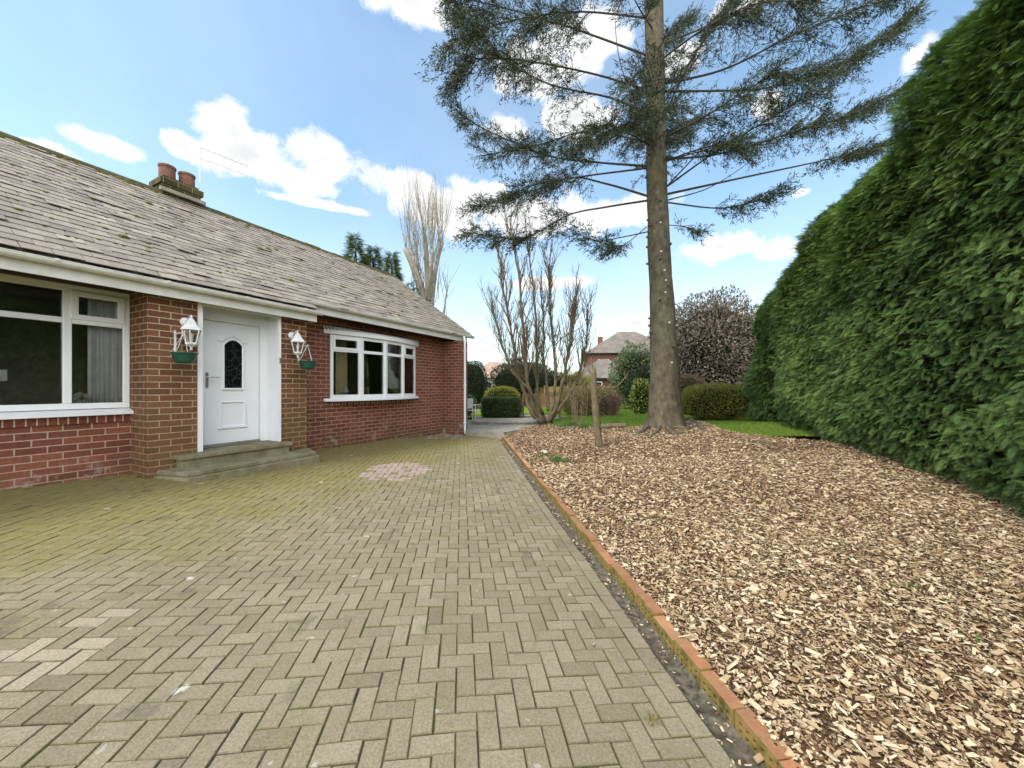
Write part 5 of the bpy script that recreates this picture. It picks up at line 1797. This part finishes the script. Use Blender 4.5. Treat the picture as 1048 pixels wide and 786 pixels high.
b = pt(598, 425, 16.6); b[2] = 0.03
twig_bush('twiggy_shrub', 'rounded yellowish twiggy shrub left of the broken post', b, (1.30, 1.0, 1.42), M['olive'], 200, 24000, 0.085)
b = pt(623, 425, 16.2); b[2] = 0.03
twig_bush('purple_shrub', 'low purplish brown twiggy shrub right of the broken post', b, (0.55, 0.5, 1.05), M['plum'], 130, 9000, 0.07)
b = at(594, 436)
twig_bush('budding_sapling', 'thin upright budding stems on the lawn edge behind the post', b, (0.35, 0.3, 1.75), M['olive'], 16, 260, 0.06)

# broken post (dead young tree) in the bed
sp = at(613, 457.5); sd_ = sp[1]
post = empty('dead_tree', tuple(sp)); tag(post, 'broken off dead trunk standing alone in the wood chips', 'stump')
def so_(x, y, dd=0): return pt(x, y, sd_ + dd) - sp
C = bez([so_(613.5, 460), so_(611.5, 440), so_(609.5, 418), so_(608, 398), so_(607, 377)], 16)
pm = MB(); pm.tube(C, np.array([.092, .085, .08, .078, .077, .076, .078, .082, .078, .074, .072, .074, .072, .068, .066, .058]), 12)
pm.tube(bez([so_(606.5, 380), so_(605.5, 372), so_(604.8, 366)], 5), [0.03, 0.02, 0.006], 6); pm.tube(bez([so_(608.5, 380), so_(609, 374)], 4), [0.03, 0.02, 0.012, 0.005], 6)
pm.build('trunk', M['stem'], post, smooth=True)
bm2 = MB()
for pts, r0 in (([(609, 401, 0), (615, 395, -.05), (621, 397, -.1), (630, 396.5, -.1), (637, 390, -.1), (643, 381, -.1)], .022), ([(611, 410, 0), (620, 405, .1), (630, 400, .2)], .012), ([(609, 390, 0), (602, 378, .1), (598, 370, .2)], .013), ([(610, 420, 0), (618, 424, .1), (622, 428, .1)], .018), ([(608, 395, 0), (603, 385, .1), (604, 372, .1)], .014), ([(621, 397, -.1), (628, 390, 0), (640, 372, 0)], .008)):
    bm2.tube(bez([so_(*p) for p in pts], 12), np.linspace(r0, r0 * .35, 12), 6)
bm2.build('branch', M['stem'], post, smooth=True)

# logs along the bed edge
def log(x0, y0, x1, y1, r, label):
    a, c = at(x0, y0), at(x1, y1)
    o = MB(); mid = (a + c) / 2
    L = [a - mid + np.array((0, 0, r * .7)), (0, 0.03, r * .85), c - mid + np.array((0, 0, r * .7))]
    o.tube(bez(L, 9), np.array([.9, 1, .95, 1.05, 1, .92, 1, .95, .85]) * r, 10)
    ob = o.build('log', M['stem'], smooth=False); ob.location = tuple(mid)
    return tag(ob, label, 'log', 'logs lying in the bed')
log(614, 439, 641, 438, 0.085, 'mossy log on the lawn edge between post and big trunk')
log(571, 440, 589, 439, 0.045, 'thin log on the chips left of the broken post')
log(776, 452, 792, 455, 0.035, 'short dark stick of wood on the chips near the hedge')


def tuftplant(name, label, p, n, ln, wd, mat, sp_=0.06, flowers=0, cat='plant', group=None):
    o = empty(name, tuple(p)); tag(o, label, cat, group)
    C = np.c_[rng.normal(0, sp_, (n, 2)), np.zeros(n)]
    D = unit(np.c_[C[:, :2] * (5 * 0.06 / sp_) + rng.normal(0, 0.3, (n, 2)), np.ones(n)])
    MB().leaves(C, D, rng.normal(size=(n, 3)), ln * rng.uniform(.6, 1.2, n), wd, None, 0.08).build('foliage', mat, o)
    if flowers:
        m = MB()
        for q in range(flowers):
            c = np.array((rng.normal(0, sp_), rng.normal(0, sp_), ln * 0.95))
            k = 7
            d = unit(np.c_[rng.normal(0, 1, (k, 2)), rng.normal(-0.2, .4, k)])
            m.leaves(np.repeat(c[None], k, 0), d, rng.normal(size=(k, 3)), 0.026, 0.016)
        m.build('blossom', M['petal'], o)
    return o


tuftplant('snowdrops', 'small clump of white snowdrops in the chips near the kerb', at(556, 467), 60, 0.11, 0.010, M['daff'], 0.06, 14)
tuftplant('bulb_plant', 'bright green bulb clump in the chips beside the snowdrops', at(570, 473), 110, 0.13, 0.012, M['daff'], 0.05)
tuftplant('heather_plant', 'small dark plant right of the bulb clump in the chips', at(585, 473), 50, 0.07, 0.010, M['box'], 0.05)
for (x, y, lab) in ((577, 437, 'leafy daffodil clump left of the thin log at the bed edge'), (588, 436, 'leafy daffodil clump behind the end of the thin log'), (599, 438, 'leafy daffodil clump just left of the broken post'), (622, 437, 'leafy daffodil clump just behind the mossy log'), (633, 436, 'leafy daffodil clump at the far end of the mossy log')):
    tuftplant('daffodil_clump', lab, at(x, y), 70, 0.2, 0.02, M['daff'], 0.12, group='daffodil clumps along the bed edge')
tuftplant('weed', 'tiny green seedling alone in the open wood chips', at(929, 603), 14, 0.045, 0.016, M['daff'], 0.03)
tuftplant('weed', 'tiny weed in the chips well to the right near the bottom', at(1000, 658), 12, 0.035, 0.014, M['daff'], 0.03)
def at_drive(x, y):
    d = 3.0
    for _ in range(40):
        d = 0.5 * d + 0.5 * (CAM_Z - float(drive_z((x - CX) / FPX * d, d))) * FPX / (y - CY)
    return np.array(((x - CX) / FPX * d, d, float(drive_z((x - CX) / FPX * d, d))))
tuftplant('grass_tuft', 'small dusty grass tuft growing in a paving joint near the kerb', at_drive(666, 737) - np.array((0, 0, 0.005)), 50, 0.045, 0.004, M['olive'], 0.012)

# bench on the slab
bp = pt(554, 428, 14.9); bp[2] = 0.055
bn = empty('garden_bench', tuple(bp), R(-4)); tag(bn, 'weathered slatted wooden bench behind the bare leaning stems', 'bench')
BWd = 0.74
m = MB()
for k in range(4): m.box(-BWd, BWd, -0.24 + k * 0.115, -0.15 + k * 0.115, 0.42, 0.445)
m.build('seat', M['wood_grey'], bn)
m = MB(); m.box(-BWd + .03, BWd - .03, 0.235, 0.265, 0.86, 0.93); m.box(-BWd + .03, BWd - .03, 0.237, 0.263, 0.50, 0.55)
for k in range(13):
    x = -BWd + 0.07 + k * (2 * BWd - 0.18) / 12
    m.box(x, x + 0.05, 0.242, 0.258, 0.551, 0.859)
m.build('backrest', M['wood_grey'], bn)
for sx in (-1, 1):
    MB().box(sx * BWd - .03, sx * BWd + .03, -0.26, -0.20, 0, 0.63).build('leg', M['wood_grey'], bn)
    MB().box(sx * BWd - .03, sx * BWd + .03, 0.22, 0.28, 0, 0.93).build('leg', M['wood_grey'], bn)
    MB().box(sx * BWd - .04, sx * BWd + .04, -0.28, 0.215, 0.632, 0.66).build('armrest', M['wood_grey'], bn)

# white garden chair by the corner
cp_ = pt(485.5, 430, 14.6); cp_[2] = -0.07
gc = empty('garden_chair', tuple(cp_), R(60)); tag(gc, 'white slatted garden chair on the patio beside the downpipe', 'chair')
m = MB()
for k in range(5): m.box(-0.21, 0.21, -0.20 + k * 0.085, -0.14 + k * 0.085, 0.41, 0.43)
m.build('seat', M['white_paint'], gc)
m = MB()
for k in range(6): m.box(-0.20 + k * 0.07, -0.155 + k * 0.07, 0.235, 0.25, 0.52, 0.84)
m.box(-0.22, 0.22, 0.23, 0.255, 0.84, 0.88); m.box(-0.22, 0.22, 0.23, 0.255, 0.48, 0.52)
m.build('backrest', M['white_paint'], gc)
for sx in (-1, 1):
    MB().tube([(sx * .21, 0.24, 0), (sx * .21, 0.24, 0.87)], 0.016, 8).build('leg', M['white_paint'], gc)
    MB().tube([(sx * .21, -0.2, 0), (sx * .21, -0.2, 0.62)], 0.016, 8).build('leg', M['white_paint'], gc)
    MB().box(sx * .21 - .02, sx * .21 + .02, -0.22, 0.22, 0.622, 0.642).build('armrest', M['white_paint'], gc)
pp = pt(480, 424, 16.0); pp[2] = 0.0
shrub('pale_bush', 'small pale green bush behind the white garden chair', pp, (0.35, 0.35, 0.95), M['laurel'], 1200, 0.06, 0.03, 'shrub', 2.0, 0.4, 0.3, 21, HC, 0.3, 0.7)

# ------------------------------------------------------------------ boundary fence, neighbours
def fence(a, b, hgt, label, z=0.02):
    a = np.array(a, float); b = np.array(b, float)
    L = np.linalg.norm(b - a)
    o = empty('timber_fence', (a[0], a[1], z), math.atan2(b[1] - a[1], b[0] - a[0])); tag(o, label, 'fence')
    m = MB(); k = 0
    x = 0.0
    while x < L:
        m.box(x, x + 0.118, -0.012 + 0.003 * (k % 2), 0.012, 0.05, hgt + random.gauss(0, 0.008)); x += 0.124; k += 1
    m.build('board', M['fence'], o)['kind'] = 'stuff'
    m = MB(); m.box(0, L, -0.05, -0.014, 0.3, 0.38); m.box(0, L, -0.05, -0.014, hgt - 0.35, hgt - 0.27); m.build('rail', M['fence'], o)
    for q in np.arange(0, L, 1.83):
        MB().box(q, q + 0.09, -0.14, -0.051, -0.2, hgt + 0.06).build('fence_post', M['fence'], o)
    return o


fence((-9, 27.0), (1.9, 23.6), 1.25, 'far timber fence running behind the patio shrubs')
fence((2.0, 23.4), (16, 23.0), 1.30, 'light brown board fence below the neighbouring brick house')


def hip_house(name, label, c, rz, sx, sy, eave, ridge, wallm, roofm, z0=-0.2, over=0.35, chim=None, wins=(), ridge_len=None):
    o = empty(name, (c[0], c[1], 0), rz); tag(o, label, 'house')
    MB().box(-sx, sx, -sy, sy, z0, eave).build('wall', wallm, o, uv=True)
    a, b2 = sx + over, sy + over
    rl = max(0.05, a - b2) if ridge_len is None else ridge_len
    V = [(-a, -b2, eave - 0.08), (a, -b2, eave - 0.08), (a, b2, eave - 0.08), (-a, b2, eave - 0.08), (-rl, 0, ridge), (rl, 0, ridge),
         (-a, -b2, eave - 0.22), (a, -b2, eave - 0.22), (a, b2, eave - 0.22), (-a, b2, eave - 0.22)]
    rf = MB().add(V[:6], [[0, 1, 5, 4], [1, 2, 5], [2, 3, 4, 5], [3, 0, 4]]).build('roof', roofm, o)
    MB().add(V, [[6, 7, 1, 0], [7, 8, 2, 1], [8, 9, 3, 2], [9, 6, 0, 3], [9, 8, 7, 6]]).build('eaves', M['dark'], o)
    if chim:
        MB().box(chim[0] - .3, chim[0] + .3, chim[1] - .25, chim[1] + .25, eave, chim[2]).build('chimney', wallm, rf, uv=True)
    for (x, z, w_, h_) in wins:
        f = MB(); f.box(x - w_, x + w_, -sy - 0.04, -sy - 0.002, z - h_, z + h_)
        fo = f.build('window', M['upvc'], o)
        p = MB(); p.box(x - w_ + .08, x - .03, -sy - 0.055, -sy - 0.041, z - h_ + .08, z + h_ - .08); p.box(x + .03, x + w_ - .08, -sy - 0.055, -sy - 0.041, z - h_ + .08, z + h_ - .08)
        p.build('pane', M['leadglass'], fo)
    return o


hip_house('brick_house', 'two storey brick house with hipped roof beyond the fence', (14.2, 46), R(-8), 5.0, 4.0, 5.3, 8.2, M['brick_far'], M['tile_far'], chim=(-3.2, 0.0, 7.6), wins=((-3.2, 3.9, .6, .6), (2, 3.9, .8, .6)))
hip_house('outbuilding', 'low building with a broad hipped roof before the brick house', (8.9, 36), R(4), 3.0, 2.6, 2.2, 4.0, M['brick_far'], M['tile_far'], wins=((-1.5, 1.3, .5, .5),), ridge_len=0.4)
hip_house('far_house', 'distant pale house with a pinkish roof left of the bare stems', (-3.0, 62), R(10), 4.0, 3.2, 2.9, 5.6, M['render_far'], M['tile_pink'], chim=(1.5, 0, 6.2), wins=((-1.5, 1.7, .7, .5),))
for (x, yt, d, wpx, lab) in ((575, 384, 45, 40, 'rounded far bush at the gap left of the brick house'), (545, 372, 50, 50, 'far dark bush seen between the bare stems'), (470, 380, 50, 60, 'far bush glimpsed past the house corner'), (705, 360, 40, 90, 'far leafy tree behind the pinkish shrub')):
    b = pt(x, 405, d); b[2] = 0
    shrub('far_bush', lab, b, (wpx / 2 * d / FPX, 2.0, CAM_Z + (CY - yt) / FPX * d), M['laurel'], 3500, 0.3, 0.14, 'bush', 2.1, 0.35, 0.3, int(x), HC, 0.3, 0.8, stems=0)

# ------------------------------------------------------------------ sky, clouds, sun
SUN_EL, SUN_AZ = R(54), R(-130)      # azimuth from +Y towards +X
sd = np.array((math.sin(SUN_AZ) * math.cos(SUN_EL), math.cos(SUN_AZ) * math.cos(SUN_EL), math.sin(SUN_EL)))
world = bpy.data.worlds.new('World'); S.world = world
world.use_nodes = True
wt = world.node_tree
for nd in list(wt.nodes): wt.nodes.remove(nd)


def wn(typ, **kw):
    x = wt.nodes.new('ShaderNode' + typ)
    for k, v in kw.items():
        if k.startswith('i_'): x.inputs[k[2:].replace('_', ' ')].default_value = v
        else: setattr(x, k, v)
    return x


def wm(op, a, b=0.0, c=0.0):
    x = wn('Math', operation=op)
    for s_, val in zip(x.inputs, (a, b, c)):
        if isinstance(val, (int, float)): s_.default_value = val
        else: wt.links.new(val, s_)
    return x.outputs[0]


sky = wn('TexSky', sky_type='NISHITA', sun_disc=False, sun_elevation=SUN_EL, sun_rotation=SUN_AZ, altitude=50, air_density=1.0, dust_density=1.2, ozone_density=1.3)
tc = wn('TexCoord'); sep = wn('SeparateXYZ'); wt.links.new(tc.outputs['Generated'], sep.inputs[0])
az = wm('ARCTAN2', sep.outputs['X'], sep.outputs['Y'])
el = wm('ARCSINE', sep.outputs['Z'])
comb = wn('CombineXYZ'); wt.links.new(az, comb.inputs[0]); wt.links.new(el, comb.inputs[1])
CL = [(262, 160, 62, 30), (238, 132, 30, 26), (330, 160, 42, 26), (285, 178, 55, 18), (190, 150, 30, 16), (110, 148, 52, 14), (40, 150, 45, 12),
      (420, 2, 48, 30), (445, 20, 22, 16), (418, 190, 40, 22), (460, 215, 60, 32), (540, 222, 75, 26), (620, 220, 60, 20), (560, 70, 60, 34), (600, 40, 55, 34), (590, 120, 50, 26), (500, 205, 30, 22),
      (740, 252, 62, 16), (795, 256, 42, 16), (820, 197, 15, 6), (760, 2, 45, 16), (785, 110, 20, 18), (935, 58, 26, 20), (700, 60, 30, 20), (520, 130, 30, 20), (330, 210, 60, 6), (825, 242, 14, 8), (560, 290, 60, 8), (650, 330, 60, 10),
      (-250, 120, 120, 40), (-600, 60, 200, 70), (1250, 120, 140, 40), (1600, 100, 300, 80)]
dm = None
for (x, y, rx, ry) in CL:
    rx, ry = rx * 1.02, ry * 1.05
    d = unit(np.array(((x - CX) / FPX, 1.0, (CY - y) / FPX)))
    a0, e0 = math.atan2(d[0], d[1]), math.asin(d[2])
    dx = unit(np.array(((x + rx - CX) / FPX, 1.0, (CY - y) / FPX))); dy = unit(np.array(((x - CX) / FPX, 1.0, (CY - y + ry) / FPX)))
    ra = abs(math.atan2(dx[0], dx[1]) - a0); re = abs(math.asin(dy[2]) - e0)
    sub = wn('VectorMath', operation='SUBTRACT'); wt.links.new(comb.outputs[0], sub.inputs[0]); sub.inputs[1].default_value = (a0, e0, 0)
    mul = wn('VectorMath', operation='MULTIPLY'); wt.links.new(sub.outputs[0], mul.inputs[0]); mul.inputs[1].default_value = (1 / ra, 1 / re, 0)
    ln = wn('VectorMath', operation='LENGTH'); wt.links.new(mul.outputs[0], ln.inputs[0])
    if dm is None: dm = ln.outputs['Value']
    else:
        mn = wn('Math', operation='SMOOTH_MIN'); mn.inputs[2].default_value = 0.25
        wt.links.new(dm, mn.inputs[0]); wt.links.new(ln.outputs['Value'], mn.inputs[1]); dm = mn.outputs[0]
n1 = wn('TexNoise', i_Scale=9.0, i_Detail=8.0, i_Roughness=0.7, i_Distortion=0.35); wt.links.new(tc.outputs['Generated'], n1.inputs['Vector'])
n2 = wn('TexNoise', i_Scale=3.0, i_Detail=3.0, i_Roughness=0.55); wt.links.new(tc.outputs['Generated'], n2.inputs['Vector'])
vb = wn('TexVoronoi', feature='F1', i_Scale=15.0, i_Detail=1.0, i_Roughness=0.5, normalize=True)
wp = wn('VectorMath', operation='MULTIPLY_ADD'); wt.links.new(n1.outputs['Color'], wp.inputs[0]); wp.inputs[1].default_value = (0.05, 0.05, 0.05); wt.links.new(tc.outputs['Generated'], wp.inputs[2])
wt.links.new(wp.outputs[0], vb.inputs['Vector'])
puff = wm('MULTIPLY', wm('SUBTRACT', 0.30, vb.outputs['Distance']), 1.5)
fld = wm('ADD', wm('ADD', wm('SUBTRACT', 1.0, dm), puff), wm('MULTIPLY', wm('SUBTRACT', n1.outputs['Fac'], 0.5), 2.1))
mr = wn('MapRange', interpolation_type='SMOOTHSTEP'); mr.inputs['From Min'].default_value = -0.06; mr.inputs['From Max'].default_value = 0.48
wt.links.new(fld, mr.inputs['Value'])
# unseen clouds added behind the camera, bright to fill the shaded facade
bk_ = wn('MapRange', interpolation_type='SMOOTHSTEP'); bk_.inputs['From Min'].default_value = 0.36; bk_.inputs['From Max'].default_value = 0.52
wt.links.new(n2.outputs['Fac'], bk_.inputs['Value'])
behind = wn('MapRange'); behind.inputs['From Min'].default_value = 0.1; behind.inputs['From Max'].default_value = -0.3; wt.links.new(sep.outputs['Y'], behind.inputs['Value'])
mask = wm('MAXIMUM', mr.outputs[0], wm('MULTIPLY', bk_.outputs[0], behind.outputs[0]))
# thin veil
veil = wn('MapRange'); veil.inputs['From Min'].default_value = 0.35; veil.inputs['From Max'].default_value = 0.75; veil.inputs['To Min'].default_value = 0.03; veil.inputs['To Max'].default_value = 0.20
wt.links.new(n2.outputs['Fac'], veil.inputs['Value'])
hz = wn('MapRange', interpolation_type='SMOOTHSTEP'); hz.inputs['From Min'].default_value = 0.0; hz.inputs['From Max'].default_value = 0.45; hz.inputs['To Min'].default_value = 0.5; hz.inputs['To Max'].default_value = 0.0
wt.links.new(sep.outputs['Z'], hz.inputs['Value'])
mask = wm('MAXIMUM', mask, wm('ADD', veil.outputs[0], hz.outputs[0]))
shade = wn('MapRange'); shade.inputs['From Min'].default_value = 0.3; shade.inputs['From Max'].default_value = 1.3; shade.inputs['To Min'].default_value = 1.0; shade.inputs['To Max'].default_value = 0.76
wt.links.new(fld, shade.inputs['Value'])
cc = wn('CombineColor')
lum = wm('MULTIPLY', shade.outputs[0], wm('ADD', 0.54, wm('MULTIPLY', behind.outputs[0], 0.95)))  # extra brightness only for the added clouds behind the camera
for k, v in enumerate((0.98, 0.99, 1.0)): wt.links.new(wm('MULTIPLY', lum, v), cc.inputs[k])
bg1 = wn('Background'); bg1.inputs['Strength'].default_value = 0.142; tn_ = wn('VectorMath', operation='MULTIPLY'); wt.links.new(sky.outputs[0], tn_.inputs[0]); tn_.inputs[1].default_value = (0.97, 1.10, 1.02); wt.links.new(tn_.outputs[0], bg1.inputs['Color'])
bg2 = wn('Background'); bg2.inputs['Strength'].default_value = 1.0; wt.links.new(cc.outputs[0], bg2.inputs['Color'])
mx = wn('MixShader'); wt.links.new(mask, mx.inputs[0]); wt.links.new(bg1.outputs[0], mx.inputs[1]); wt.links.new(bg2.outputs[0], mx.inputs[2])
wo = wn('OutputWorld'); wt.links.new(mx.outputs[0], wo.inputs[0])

sl_ = bpy.data.lights.new('sun', 'SUN'); sl_.energy = 1.45; sl_.angle = R(20); sl_.color = (1.0, 0.94, 0.84)
so = bpy.data.objects.new('sun', sl_); COL.objects.link(so)
from mathutils import Vector
so.rotation_euler = Vector(tuple(sd)).to_track_quat('Z', 'Y').to_euler()
so.location = (0, 0, 30)

S.view_settings.view_transform = 'Standard'
S.view_settings.look = 'None'
S.view_settings.exposure = 1.12
S.view_settings.gamma = 1.0
S.view_settings.use_curve_mapping = False
S.render.engine = 'CYCLES'
cy = S.cycles
cy.use_denoising = True
cy.use_adaptive_sampling = True; cy.adaptive_threshold = 0.012; cy.adaptive_min_samples = 32
try:
    cy.denoiser = 'OPENIMAGEDENOISE'
    cy.denoising_input_passes = 'RGB_ALBEDO_NORMAL'
except Exception:
    pass
cy.max_bounces = 6; cy.diffuse_bounces = 3; cy.glossy_bounces = 3; cy.transmission_bounces = 4; cy.transparent_max_bounces = 10
cy.caustics_reflective = False; cy.caustics_refractive = False
